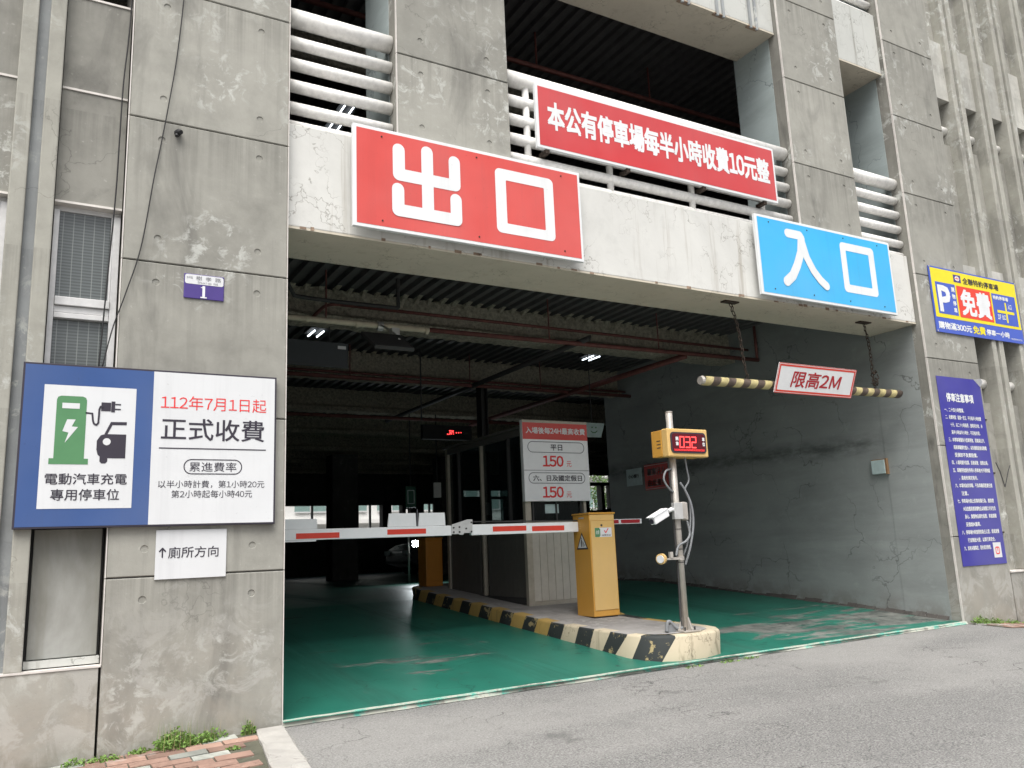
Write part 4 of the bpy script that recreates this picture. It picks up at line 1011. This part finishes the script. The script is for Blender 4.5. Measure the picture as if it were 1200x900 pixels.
text(np_, '樹 孝 路', -.585, -.432, 2.762, 2.790, -.0125, 'graytext'); text(np_, 'Shuxiao Rd.', -.575, -.45, 2.741, 2.756, -.0125, 'graytext'); text(np_, '太平區', -.641, -.605, 2.768, 2.784, -.0125, 'graytext')
mb = MB().rect(-.544, -.528, 2.655, 2.727, -.0114).rect(-.555, -.517, 2.647, 2.6545, -.0114).flat([(-.556, 2.717), (-.5445, 2.719), (-.5445, 2.711)], -.0114)
part(np_, 'numeral_one', mb, 'wletter')

# ------------------------------------------------------------------ right hand signs
bn = thing('parking_banner', (8.06, -.02, 3.16), 'yellow and blue free parking banner with big P on the right pillar', 'banner')
Y = -.02
mb = MB(); xs = [7.2 + 1.715 * i / 24 for i in range(25)]; zz2 = [3.164, 3.55, 3.934]
for x in xs:
    for z in zz2: mb.v.append((x, Y, z))
mb.f = [(3 * i + j, 3 * i + 3 + j, 3 * i + 4 + j, 3 * i + 1 + j) for i in range(24) for j in range(2)]; mb.mi = [0] * len(mb.f)
part(bn, 'banner_back', MB().box(7.2, 8.915, Y, Y + .012, 3.164, 3.934), 'bannerblue')
part(bn, 'yellow_field', MB().rect(7.218, 8.90, 3.338, 3.916, Y - .0015), 'yellow')
part(bn, 'blue_box', MB().rect(7.278, 7.648, 3.384, 3.756, Y - .003), 'bannerblue')
part(bn, 'red_box', MB().rect(7.675, 8.338, 3.376, 3.752, Y - .003), 'armred')
part(bn, 'blue_box', MB().rect(8.365, 8.852, 3.370, 3.745, Y - .003), 'bannerblue')
text(bn, 'P', 7.305, 7.53, 3.405, 3.722, Y - .0045, 'wletter', .05)
for i, c in enumerate('購物停車'): text(bn, c, 7.565, 7.628, 3.662 - i * .082, 3.722 - i * .082, Y - .0045, 'wletter', .03)
text(bn, '免費', 7.722, 8.31, 3.402, 3.722, Y - .0045, 'wletter', .035)
text(bn, '全聯特約停車場', 7.816, 8.535, 3.786, 3.868, Y - .003, 'black', .02)
part(bn, 'logo', MB().rect(7.642, 7.782, 3.792, 3.882, Y - .003), 'purple')
part(bn, 'logo_mark', MB().flat([(7.712 + .045 * math.cos(i * PI / 6), 3.838 + .030 * math.sin(i * PI / 6)) for i in range(12)], Y - .0042), 'wletter')
part(bn, 'logo_stroke', MB().rect(7.675, 7.748, 3.834, 3.842, Y - .0052).rect(7.708, 7.716, 3.815, 3.86, Y - .0054), 'redtext')
text(bn, '特約停車場', 8.385, 8.70, 3.672, 3.722, Y - .0045, 'wletter', .03)
part(bn, 'road_cross', MB().rect(8.44, 8.79, 3.512, 3.545, Y - .0045).rect(8.61, 8.64, 3.40, 3.65, Y - .0048), 'yellow')
text(bn, '入口', 8.67, 8.75, 3.572, 3.64, Y - .0045, 'wletter', .02); text(bn, '1F', 8.43, 8.50, 3.43, 3.49, Y - .0045, 'wletter', .03); text(bn, '出口', 8.52, 8.60, 3.43, 3.495, Y - .0045, 'wletter', .02)
text(bn, '購物滿300元', 7.24, 7.86, 3.205, 3.290, Y - .0015, 'wletter', .03)
text(bn, '免費', 7.885, 8.13, 3.200, 3.298, Y - .0015, 'yellow', .03)
text(bn, '停車一小時', 8.15, 8.62, 3.208, 3.282, Y - .0015, 'wletter', .03)
text(bn, '（詳見賣場公告）', 8.64, 8.88, 3.196, 3.218, Y - .0015, 'wletter', 0)
for x, z in ((7.21, 3.924), (8.905, 3.924), (7.21, 3.174), (8.905, 3.174)): part(bn, 'eyelet', MB().tube([(x, Y - .002, z), (x, Y - .005, z)], .009, 8), 'alu')
nb = thing('notice_board', (7.47, -.008, .62), 'tall indigo parking rules notice with white text on the right pillar', 'notice')
Y = -.008
mb = MB().flat([(7.074, .617), (7.872, .617), (7.872, 2.60), (7.845, 2.648), (7.80, 2.655), (7.074, 2.655)], Y)
for i in range(3): pass
part(nb, 'vinyl_sheet', MB().prism([(7.074, .617), (7.872, .617), (7.872, 2.575), (7.76, 2.655), (7.074, 2.655)], Y, Y + .004), 'navy')
part(nb, 'curled_corner', MB().add([(7.76, Y - .0005, 2.655), (7.872, Y - .0005, 2.575), (7.875, Y - .035, 2.63), (7.83, Y - .045, 2.66)], [(0, 1, 2, 3), (3, 2, 1, 0)]), 'wletter')
text(nb, '停車注意事項', 7.20, 7.70, 2.375, 2.475, Y - .002, 'wletter', .03)
lines = [('一、二十四小時營業。', .0, .50), ('二、收費時間：星期一至五，平日每半小時收費', 0, .92), ('十元，以二十小時為限，逾時另計收，未', .1, .93), ('滿半小時以半小時計，不足者亦同。', .1, .84),
         ('三、本停車場僅供小型車停放，限高兩公尺，', 0, .93), ('超高車輛請勿進入，以免撞毀設施或機電', .1, .95), ('受損恕不負責賠償。', .1, .68), ('四、入場時請先取票，妥善保管，憑票出場。', 0, .93),
         ('五、車輛停放請依序停入停車格內不得跨越', 0, .95), ('，違者依規定拖吊。', .13, .60), ('六、本場地為供車輛，不負車輛保管責任請', 0, .95), ('注意。', .13, .30), ('七、停車場內禁止從事商業行為，嚴禁煙', 0, .93),
         ('火及放置易燃易爆物品以維護公共安全及', .12, .95), ('身心、貴重物品請勿留置，車窗請關', .13, .94), ('妥請熄火離車。', .13, .50), ('八、停車場內時速限制為五公里，請減速慢', 0, .95), ('行並開啟大燈，以策行車安全。', .12, .82), ('九、如有未盡事宜，悉依規定辦理。', 0, .68)]
for i, (s, a, b) in enumerate(lines):
    z = 2.285 - i * .0825
    text(nb, s, 7.135 + a * .70, 7.135 + b * .71, z - .024, z + .024, Y - .002, 'wletter', .02, res=1)
part(nb, 'small_sticker', MB().rect(7.655, 7.80, .685, .845, Y - .002), 'white')
part(nb, 'sticker_mark', MB().ring(rrect(7.69, 7.765, .72, .80, .02), rrect(7.702, 7.753, .732, .788, .012), Y - .003).rect(7.725, 7.735, .75, .79, Y - .003), 'redtext')
for z in (.95, 1.6, 2.2): part(nb, 'fixing', MB().tube([(7.875, Y, z), (7.90, Y, z)], .008, 8), 'rust')
hk = thing('bent_wire_bracket', (8.0, .0, 1.5), 'bent steel wire bracket on the wall edge beside the indigo notice', 'bracket')
part(hk, 'wire', MB().tube([(7.96, -.002, 1.72), (7.965, -.03, 1.62), (7.985, -.05, 1.44)], .006, 6).tube([(7.985, -.05, 1.44), (8.06, -.07, 1.62), (8.11, -.07, 1.68)], .005, 6), 'darksteel')

# signs and meter on the side wall (plane x = 6.97)
def wall_sign(nm, y0, y1, z0, z1, label, mat, rows, tm):
    t = thing(nm, (6.96, (y0 + y1) / 2, z0), label, 'sign')
    part(t, 'board', MB().box(6.948, 6.962, y0, y1, z0, z1), mat)
    for s, ya_, yb_, za_, zb_ in rows:
        q = text(t, s, 0, yb_ - ya_, za_, zb_, 0, tm, .03); b0 = wloc(t)
        for v in q.data.vertices:
            wx = v.co.x + b0.x; v.co = Vector((6.9465 - b0.x, yb_ - wx - b0.y, v.co.z))
    return t
w1 = wall_sign('pedestrian_warning_sign', 4.36, 4.94, 1.80, 2.195, 'dark red no pedestrians sign on the shaded side wall behind the display pole', 'red', [('嚴禁行人', 4.43, 4.87, 2.02, 2.13), ('由此進出', 4.43, 4.87, 1.85, 1.96)], 'wletter')
part(w1, 'border', MB().box(6.9468, 6.9478, 4.37, 4.93, 2.175, 2.182).box(6.9468, 6.9478, 4.37, 4.93, 1.813, 1.82), 'wletter')
wall_sign('grey_wall_sign', 5.02, 5.40, 1.90, 2.17, 'dim grey sign beside the dark red sign on the side wall', 'frosty', [('小心慢行', 5.08, 5.35, 2.02, 2.08)], 'black')
mt_ = thing('wall_box', (6.96, .73, 1.65), 'small pale cyan box with brown edge on the side wall', 'wall box')
part(mt_, 'cover', MB().box(6.925, 6.962, .655, .83, 1.655, 1.81), 'frosty', bevel=.004)
part(mt_, 'wooden_edge', MB().box(6.93, 6.963, .632, .654, 1.645, 1.822).box(6.935, 6.963, .6545, .832, 1.811, 1.820), 'wood')

# ------------------------------------------------------------------ cables and bits on the left pillar
wr = thing('loose_wire', (-.72, -.01, 5.2), 'thin black wire hanging down the left pillar face towards the charging board', 'cable')
part(wr, 'wire', MB().tube(curve_pts([(-.68, -.01, 6.6), (-.70, -.02, 5.3), (-.723, -.02, 4.73), (-.75, -.012, 4.3), (-.787, -.02, 3.957), (-.825, -.012, 3.65), (-.859, -.02, 3.403), (-.915, -.015, 2.936), (-.99, -.02, 2.621), (-1.05, -.015, 2.40), (-1.094, -.01, 2.16)]), .0038, 6), 'cable', smooth=True)
wr = thing('wall_cable', (-1.04, .03, 5), 'black cable running down the recess beside the left windows', 'cable')
part(wr, 'wire', MB().tube(curve_pts([(-1.03, .06, 6.2), (-1.032, .06, 4.8), (-1.04, .05, 4.4), (-1.058, .045, 4.05), (-1.064, .04, 3.653), (-1.068, .05, 3.278), (-1.09, .06, 2.692), (-1.11, .06, 2.15)]), .0045, 6), 'cable', smooth=True)
bt_ = thing('wall_bolt', (-.728, -.01, 3.745), 'black rubber plug sticking out of the left pillar', 'bolt')
part(bt_, 'plug', MB().tube([(-.728, 0, 3.752), (-.722, -.03, 3.748), (-.712, -.05, 3.738)], [.022, .020, .014], 12), 'cable')
part(bt_, 'tail', MB().tube([(-.73, -.02, 3.74), (-.735, -.03, 3.715)], .012, 8), 'cable')

# ------------------------------------------------------------------ ceiling services inside
pp = thing('sprinkler_pipe', (3.5, 2.33, 3.28), 'long cream and red sprinkler pipe under the entrance ceiling', 'pipe')
part(pp, 'cream_pipe', MB().tube([(-.0, 2.33, 3.262), (2.10, 2.33, 3.275)], .030, 12), 'creampipe', smooth=True)
for x in (.35, .8, 1.3, 1.6, 2.06): part(pp, 'coupling', MB().tube([(x, 2.33, 3.266), (x + .03, 2.33, 3.267)], .036, 12), 'creampipe')
part(pp, 'red_pipe', MB().tube([(2.10, 2.33, 3.278), (6.9, 2.33, 3.325)], .026, 12), 'redpipe', smooth=True)
part(pp, 'drop_pipe', MB().tube([(6.88, 2.33, 3.32), (6.88, 2.33, 3.785)], .020, 10), 'redpipe', smooth=True)
for x in (1.0, 3.6, 5.2): part(pp, 'hanger', MB().tube([(x, 2.33, 3.29), (x, 2.33, 3.80)], .008, 6), 'redpipe')
p2 = copy_thing(pp, (0, -.0, 0)) if False else thing('sprinkler_pipe', (3.5, 2.5, 3.42), 'thin red branch pipe above the long cream and red pipe', 'pipe')
part(p2, 'red_pipe', MB().tube([(1.2, 2.50, 3.50), (6.9, 2.50, 3.50)], .018, 10), 'redpipe', smooth=True)
part(p2, 'elbow', MB().tube(curve_pts([(1.2, 2.50, 3.50), (1.1, 2.5, 3.49), (1.05, 2.6, 3.48), (1.0, 2.8, 3.42)]), .018, 8), 'redpipe', smooth=True)
p3 = thing('sprinkler_pipe', (3.5, 5.1, 3.33), 'dim red pipe running across in front of the second ceiling beam', 'pipe')
part(p3, 'red_pipe', MB().tube([(0, 5.1, 3.33), (6.9, 5.1, 3.33)], .028, 10), 'redpipe', smooth=True)
part(p3, 'red_pipe', MB().tube([(0, 5.22, 3.42), (6.9, 5.22, 3.42)], .018, 10), 'redpipe', smooth=True)
for x in (2.2, 4.0, 5.2): part(p3, 'hanger', MB().tube([(x, 5.1, 3.33), (x, 5.1, 3.80)], .008, 6), 'redpipe')
p4 = thing('sprinkler_pipe', (3.5, 7.7, 3.25), 'faint red pipe deep inside below the third ceiling beam', 'pipe')
part(p4, 'red_pipe', MB().tube([(0, 7.7, 3.25), (8, 7.7, 3.25)], .03, 10), 'redpipe', smooth=True)
for x, z, l_, m_ in ((4.05, 3.33, 'black cable tray running back under the ceiling above the booth', 'darksteel'), (5.73, 3.31, 'dark red pipe running back towards the booth from the right', 'redpipe')):
    t = thing('ceiling_conduit', (x, 4, z), l_, 'conduit')
    part(t, 'run', MB().tube([(x, 2.2 if x < 5 else 2.45, z), (x, 8.5, z)], .035, 8), m_, smooth=True)
    part(t, 'second_run', MB().tube([(x + .10, 2.3 if x < 5 else 2.5, z + .06), (x + .10, 8.5, z + .06)], .020, 8), m_, smooth=True)
t = thing('ceiling_conduit', (.5, 1.6, 3.5), 'dark conduit bending under the deck at the left ceiling corner', 'conduit')
part(t, 'run', MB().tube(curve_pts([(.02, .9, 3.62), (.25, 1.4, 3.58), (.62, 2.2, 3.50), (.8, 2.3, 3.47), (1.75, 2.3, 3.47)], 4), .02, 8), 'darksteel', smooth=True)
part(t, 'run', MB().tube([(1.75, 2.3, 3.47), (1.75, 2.3, 3.78)], .02, 8), 'darksteel')
mn = thing('ceiling_speaker_panel', (1.3, 1.5, 2.9), 'dark tilted display panel on a bracket hanging from the cream pipe', 'display')
part(mn, 'panel', MB().obox((1.33, 1.55, 2.90), (.19, 0, .0), (-.03, .10, .085), (0, -.012, .015)), 'darksteel', bevel=.004)
part(mn, 'bracket', MB().tube([(1.45, 1.56, 2.93), (1.52, 1.9, 3.10), (1.56, 2.3, 3.27)], .012, 8), 'alu')
part(mn, 'clamp', MB().tube([(1.53, 2.33, 3.268), (1.59, 2.33, 3.268)], .045, 12).box(1.50, 1.58, 1.86, 1.94, 3.03, 3.13), 'alu')
ds = thing('hanging_board', (1.1, 3, 2.96), 'dark grey hanging board with small white label near the left ceiling', 'sign')
part(ds, 'board', MB().box(.55, 1.455, 3.0, 3.03, 2.962, 3.232), 'darkboard', bevel=.003)
part(ds, 'label', MB().rect(1.34, 1.43, 3.165, 3.20, 2.9985), 'white')
for x in (.8, 1.25): part(ds, 'hanger', MB().tube([(x, 3.015, 3.233), (x, 3.015, 3.79)], .006, 6), 'darksteel')
def tubes(x, y, z, L, label):
    t = thing('fluorescent_light', (x, y, z), label, 'ceiling light', 'fluorescent ceiling lights')
    part(t, 'housing', MB().box(x - .02, x + .20, y - .03, y + L + .03, z + .03, z + .07), 'darksteel')
    for dx in (.03, .14): part(t, 'tube', MB().tube([(x + dx, y, z), (x + dx, y + L, z)], .010, 8), 'tube')
tubes(1.42, 4.2, 3.68, .28, 'twin tube light glowing at the left ceiling above the hanging board')
tubes(5.50, 4.15, 3.68, .28, 'twin tube light glowing under the ceiling left of the striped height bar')
tubes(1.62, 3.6, 6.42, 1.1, 'twin tube light glowing behind the upper left railing')
for (x, y, z, ln) in ((1.5, 1.9, 6.42, 6), (1.5, 2.02, 6.50, 6)):
    t = thing('sprinkler_pipe', (x, y, z), 'red sprinkler pipe in the dark upper storey ' + ('in front' if y < 2 else 'at the back'), 'pipe')
    part(t, 'red_pipe', MB().tube([(0, y, z), (7.5, y, z)], .026, 10), 'redpipe', smooth=True)
    if y < 2:
        for q in (2.2, 3.34, 5.0): part(t, 'hanger', MB().tube([(q, y, z), (q, y, 6.86)], .012, 6), 'redpipe')
for nm, x0, x1, y, z0, z1, m_, l_ in (('green_sign', 4.19, 4.38, 8, 1.76, 2.12, 'greensign', 'dim green hanging sign in the dark left of the booth'), ('white_board', 4.72, 4.86, 8, 1.93, 2.19, 'farwhite', 'small white board hanging in the dark beside the booth')):
    t = thing(nm, (x0, y, z0), l_, 'sign'); part(t, 'board', MB().box(x0, x1, y, y + .03, z0, z1), m_)
    part(t, 'hanger', MB().tube([((x0 + x1) / 2, y + .015, z1), ((x0 + x1) / 2, y + .015, 3.4)], .01, 6), 'darksteel')
    if nm == 'green_sign': part(t, 'inner_frame', MB().ring(rrect(x0 + .03, x1 - .03, z0 + .06, z1 - .06, .01), rrect(x0 + .045, x1 - .045, z0 + .075, z1 - .075, .008), y - .002), 'frosty')
sm = thing('smile_sign', (5.5, 4.2, 2.5), 'pale hanging sign with green smile mark right of the rate sign', 'sign')
part(sm, 'board', MB().prism([(5.25, 2.50), (5.61, 2.50), (5.685, 2.705), (5.25, 2.705)], 4.2, 4.22), 'frosty')
mb = MB(); stroke(mb, [(5.44, 2.585), (5.47, 2.565), (5.51, 2.565), (5.545, 2.59)], .014, 4.198)
part(sm, 'smile_mark', mb.rect(5.45, 5.475, 2.63, 2.65, 4.198).rect(5.515, 5.54, 2.63, 2.65, 4.198), 'green')
part(sm, 'hanger', MB().tube([(5.47, 4.21, 2.70), (5.47, 4.21, 3.79)], .008, 6), 'darksteel')
lg = thing('scrolling_display', (3.5, 5.2, 2.6), 'dark ceiling display with a few glowing red characters left of the rate sign', 'display')
part(lg, 'case', MB().box(3.2, 3.95, 5.0, 5.08, 2.52, 2.72), 'pitch')
mb = MB(); rr = random.Random(2)
for i in range(26): x = 3.56 + rr.random() * .10; z = 2.585 + rr.random() * .055; mb.rect(x, x + .012, z, z + .010, 4.9985 - i * .0001)
mb.rect(3.70, 3.715, 2.61, 2.625, 4.998).rect(3.735, 3.75, 2.612, 2.627, 4.998).rect(3.775, 3.785, 2.615, 2.627, 4.998)
part(lg, 'red_characters', mb, 'led')
part(lg, 'hanger', MB().tube([(3.2, 5.04, 2.78), (3.2, 5.04, 3.79)], .01, 6), 'darksteel')
fl = thing('floodlight', (5.09, 10, .42), 'small bright floodlight on a thin pole deep inside the garage', 'floodlight')
part(fl, 'pole', MB().tube([(5.07, 10, .42), (5.07, 10, 1.5)], .022, 8), 'steel', smooth=True)
part(fl, 'head', MB().box(5.12, 5.30, 9.96, 10.02, 1.10, 1.24), 'darksteel', bevel=.01)
part(fl, 'lens', MB().rect(5.135, 5.285, 1.115, 1.225, 9.957), 'flood')

# ------------------------------------------------------------------ pavement, kerb, weeds
def paver_area(x0, x1, y0, y1, nm, side, seed):
    rr = random.Random(seed)
    zt = (lambda x, y: .035 * x + .045 * y - .004) if side == 'l' else (lambda x, y: .055 - .075 * (x - 7) + .045 * y)
    mbb = MB(); N = 10
    for i in range(N):
        a, b = x0 + (x1 - x0) * i / N, x0 + (x1 - x0) * (i + 1) / N
        k_ = lambda x, y: min(x, -.14 - .115 * abs(y)) if side == 'l' else x
        mbb.add([(k_(x, y), y, zt(x, y) - .005) for x, y in ((a, y0), (b, y0), (b, y1), (a, y1))], [(0, 1, 2, 3)])
    base = structure(nm, mbb, 'joint')
    bmh = MB().box(-.096, .096, -.046, .046, -.03, 0).mesh('brick', 'brick'); bmg = MB().box(-.096, .096, -.046, .046, -.03, 0).mesh('brick', 'greybrick')
    row = 0; y = y1 - .052
    while y > y0 + .04:
        x = x1 - .10 - (.1 if row % 2 else 0)
        while x > x0 + .09:
            lim = (-.175 - .12 * abs(y)) if side == 'l' else 1e9
            if x + .1 < lim + .02 or side == 'r':
                o = inst(base, 'brick', bmg if rr.random() < .14 else bmh, (x, y, zt(x, y) + rr.uniform(-.001, .005)))
                o.rotation_euler = (.045 + rr.uniform(-.02, .02), -.035 * (1 if side == 'l' else -2) + rr.uniform(-.02, .02), rr.uniform(-.03, .03))
            x -= .2005
        y -= .1005; row += 1
    return base
paver_area(-2.2, -.08, -1.25, -.005, 'brick_pavement', 'l', 1)
paver_area(7.05, 8.2, -.42, -.005, 'brick_pavement', 'r', 2)
def curved_stone(nm, pts, label):
    mb = MB(); n_ = len(pts); rr = random.Random(6)
    for (xa, xb, y, z) in pts:
        j = lambda: rr.uniform(-.004, .004)
        mb.v += [(xa, y, z - .15), (xa + j(), y, z - .008 + j()), (xa + .012 + j(), y, z + j()), (xb - .015 + j(), y, z + j()), (xb + j(), y, z - .014 + j()), (xb, y, z - .15)]
    mb.f = [(6 * i + k, 6 * i + 6 + k, 6 * i + 7 + k, 6 * i + 1 + k) for i in range(n_ - 1) for k in range(5)] + [tuple(range(6)), tuple(range(6 * n_ - 6, 6 * n_))[::-1]]
    mb.mi = [0] * len(mb.f)
    o = part(None, nm, mb, 'kerbstone'); return tag(o, label, 'kerb stone', 'kerb stones beside the driveway')
curved_stone('kerb_stone', [(-.165 - .14 * t, .005 - .115 * t, -.03 - 1.0 * t, .006 - .04 * t) for t in [i / 12 for i in range(13)]], 'pale granite kerb stone touching the foot of the left pillar')
curved_stone('kerb_stone', [(-.31 - .14 * t, -.115 - .115 * t, -1.035 - 1.0 * t, -.034 - .04 * t) for t in [i / 12 for i in range(13)]], 'pale granite kerb stone nearest the camera beside the driveway')
mb = MB()
for i in range(6):
    a, b = 7.0 + i * .2, 7.195 + i * .2
    z = lambda x, y: .055 - .075 * (x - 7) + .045 * y
    yy = lambda x: -.10 - .30 * min(1, (x - 7) / .6) - .25 * max(0, x - 7.6)
    ya_, yb_ = yy(a), yy(b)
    mb.add([(a, ya_, z(a, ya_) + .004), (b, yb_, z(b, yb_) + .004), (b, yb_ + .09, z(b, yb_) + .008), (a, ya_ + .09, z(a, ya_) + .008), (a, ya_, -.3), (b, yb_, -.3)], [(0, 1, 2, 3), (4, 5, 1, 0)])
tag(part(None, 'kerb_edge', mb, 'kerbstone'), 'low worn kerb edging in front of the right hand pavement', 'kerb')
def weed(cx, cy, cz, r, h, n_, seed, label, grp='weeds along the wall foot'):
    rr = random.Random(seed); t = thing('weed', (cx, cy, cz), label, 'weed', grp); mb = MB(); ms = MB(); md = MB()
    for i in range(n_):
        an = rr.uniform(0, 2 * PI); d = r * math.sqrt(rr.random()); tip = Vector((cx + d * math.cos(an), min(cy + d * math.sin(an) * .55, -.004), cz + h * rr.uniform(.15, 1) * (1 - .6 * d / r)))
        if i % 3 == 0: ms.tube([(cx + (tip.x - cx) * .3, cy + (tip.y - cy) * .3, cz - .01), tip], .0015, 4)
        s = rr.uniform(.006, .0145); a = Vector((rr.uniform(-1, 1), rr.uniform(-1, 1), rr.uniform(-.3, .8))).normalized() * s; b = a.cross(Vector((rr.uniform(-1, 1), rr.uniform(-1, 1), rr.uniform(-1, 1)))).normalized() * s * .5
        mb.add([tip - a, tip - a * .2 + b, tip + a, tip - a * .2 - b], [(0, 1, 2, 3)])
    for i in range(n_ // 7):      # thin grass blades and dry stems
        an = rr.uniform(0, 2 * PI); d = r * rr.random(); bx_, by_ = cx + d * math.cos(an), min(cy + d * math.sin(an) * .5, -.004); hh = h * rr.uniform(.6, 1.35)
        l1 = Vector((bx_ + rr.uniform(-.03, .03), min(by_ + rr.uniform(-.03, .01), -.003), cz + hh))
        (mb if i % 3 else md).add([(bx_ - .0016, by_, cz - .01), (bx_ + .0016, by_, cz - .01), tuple(l1)], [(0, 1, 2)])
    if md.v: q_ = part(t, 'dry_stem', md, 'drystem'); q_['kind'] = 'stuff'
    o = part(t, 'leaf_cluster', mb, 'leaf'); o['kind'] = 'stuff'; part(t, 'stem', ms, 'leaf')
for i, (x, y, r, h, n_, l) in enumerate([(-.62, -.06, .12, .13, 560, 'largest leafy green weed at the foot of the left pillar'), (-.47, -.06, .08, .08, 220, 'low weed just right of the largest weed at the left pillar'),
        (-.40, -.03, .08, .10, 90, 'thin dry weed sprigs against the left pillar foot'), (-.21, -.04, .045, .10, 110, 'narrow weed tuft beside the pale kerb stone end'), (-.98, -.05, .09, .04, 120, 'small weed under the left pillar near its drip edge'),
        (-.80, -.04, .07, .04, 90, 'sparse weed between the largest weed and the left corner'), (-1.12, -.05, .07, .05, 90, 'small weed at the left wall joint foot'), (-.35, -.30, .05, .02, 70, 'tiny weed growing in the brick joints near the kerb')]):
    weed(x, y, .035 * x + .045 * y - .01, r, h, n_, 20 + i, l)
for i, (x, r, h, n_, l) in enumerate([(7.12, .12, .11, 220, 'weed tuft at the foot of the right pillar corner'), (7.36, .13, .08, 180, 'middle weed along the right pillar foot'), (7.65, .12, .06, 120, 'low weed at the right end of the pillar foot'), (7.95, .08, .05, 60, 'small weed at the joint right of the right pillar')]):
    weed(x, -.08, .055 - .075 * (x - 7) - .01, r, h, n_, 40 + i, l)
for i, (x, n_) in enumerate([(3.25, 30), (3.62, 45), (3.85, 35)]):
    weed(x, -.075, zasph(x, -.08), .10, .02, n_, 60 + i, 'low weed growing in the threshold crack ' + ['under the island nose left side', 'just in front of the island nose', 'at the right of the island nose', 'in front of the exit lane', 'in the middle of the exit lane edge', 'in the entry lane edge'][i])

# ------------------------------------------------------------------ beyond the rear openings
nbld = thing('neighbour_building', (12, 34, -.5), 'pale rendered building with green glass bands seen through the rear openings', 'building')
part(nbld, 'wall', MB().box(-10, 40, 34, 44, -.6, 9), 'farwhite')
for i in range(24):
    for z in (.9, 3.1, 5.4):
        x = -9 + i * 2.05; f = part(nbld, 'window', MB().box(x, x + 1.5, 33.95, 33.99, z, z + 1.1), 'farglass'); part(f, 'frame', MB().box(x + .72, x + .78, 33.91, 33.945, z, z + 1.1).box(x, x + 1.5, 33.91, 33.945, z - .06, z), 'winframe')
for z in (2.5, 4.8): part(nbld, 'ledge', MB().box(-10, 40, 33.7, 33.94, z, z + .18), 'farwhite')
def tree(x, y, h, seed, label):
    rr = random.Random(seed); t = thing('tree', (x, y, -.5), label, 'tree', 'trees behind the garage')
    mb = MB().tube([(x, y, -.6), (x + .05, y, h * .35), (x - .05, y + .1, h * .6)], [.16, .11, .05], 8)
    for i in range(5):
        an = i * 1.3; mb.tube([(x, y, h * .35 + i * .1), (x + math.cos(an) * .9, y + math.sin(an) * .9, h * .65 + i * .08)], [.05, .015], 6)
    part(t, 'trunk', mb, 'bark'); mb = MB()
    cl = [Vector((x + rr.gauss(0, .75), y + rr.gauss(0, .75), h * .72 + rr.gauss(0, .6))) for _ in range(26)]
    for i in range(2600):
        c = rr.choice(cl) + Vector((rr.gauss(0, .28), rr.gauss(0, .28), rr.gauss(0, .24))); s = rr.uniform(.05, .11)
        a = Vector((rr.uniform(-1, 1), rr.uniform(-1, 1), rr.uniform(-1, 1))).normalized() * s; b = a.orthogonal().normalized() * s * .6
        mb.add([c - a, c + b, c + a, c - b], [(0, 1, 2, 3)])
    o = part(t, 'crown', mb, 'treeleaf'); o['kind'] = 'stuff'
for i, (x, y, h) in enumerate([(23.0, 27, 4.4), (26.5, 28.5, 4.6)]):
    tree(x, y, h, 80 + i, ['leafy tree seen at the right rear opening', 'second leafy tree further right behind the garage', 'leafy tree behind the middle rear opening'][i])

# a dark car parked deep inside
car = thing('parked_car', (8.6, 15.2, .42), 'dark car parked in the gloom beyond the left end of the barrier arm', 'car')
prof = [(6.9, .75), (6.95, 1.05), (7.2, 1.2), (7.75, 1.28), (8.3, 1.72), (9.5, 1.76), (10.15, 1.35), (10.55, 1.28), (10.7, 1.05), (10.7, .72), (10.2, .62), (7.3, .62)]
part(car, 'body', MB().prism(prof, 14.4, 16.0), 'carpaint', bevel=.05)
for a in ([(7.95, 1.32), (8.38, 1.66), (8.9, 1.68), (8.9, 1.32)], [(8.97, 1.32), (8.97, 1.68), (9.45, 1.69), (9.95, 1.34)]): part(car, 'side_window', MB().prism(a, 14.385, 14.399), 'glassdark')
for x in (7.65, 9.95):
    for y in (14.38, 15.83):
        wv_ = part(car, 'wheel', MB().tube([(x, y, .74), (x, y + .2, .74)], .32, 20), 'cable'); part(wv_, 'rim', MB().tube([(x, y - .01, .74), (x, y - .001, .74)], .2, 14), 'alu')
for y in (14.45, 15.7): part(car, 'headlight', MB().box(6.88, 6.96, y, y + .25, .95, 1.06), 'frosty')
for z in (1.05,): part(car, 'door_handle', MB().box(8.7, 8.86, 14.375, 14.398, z + .12, z + .15), 'alu')
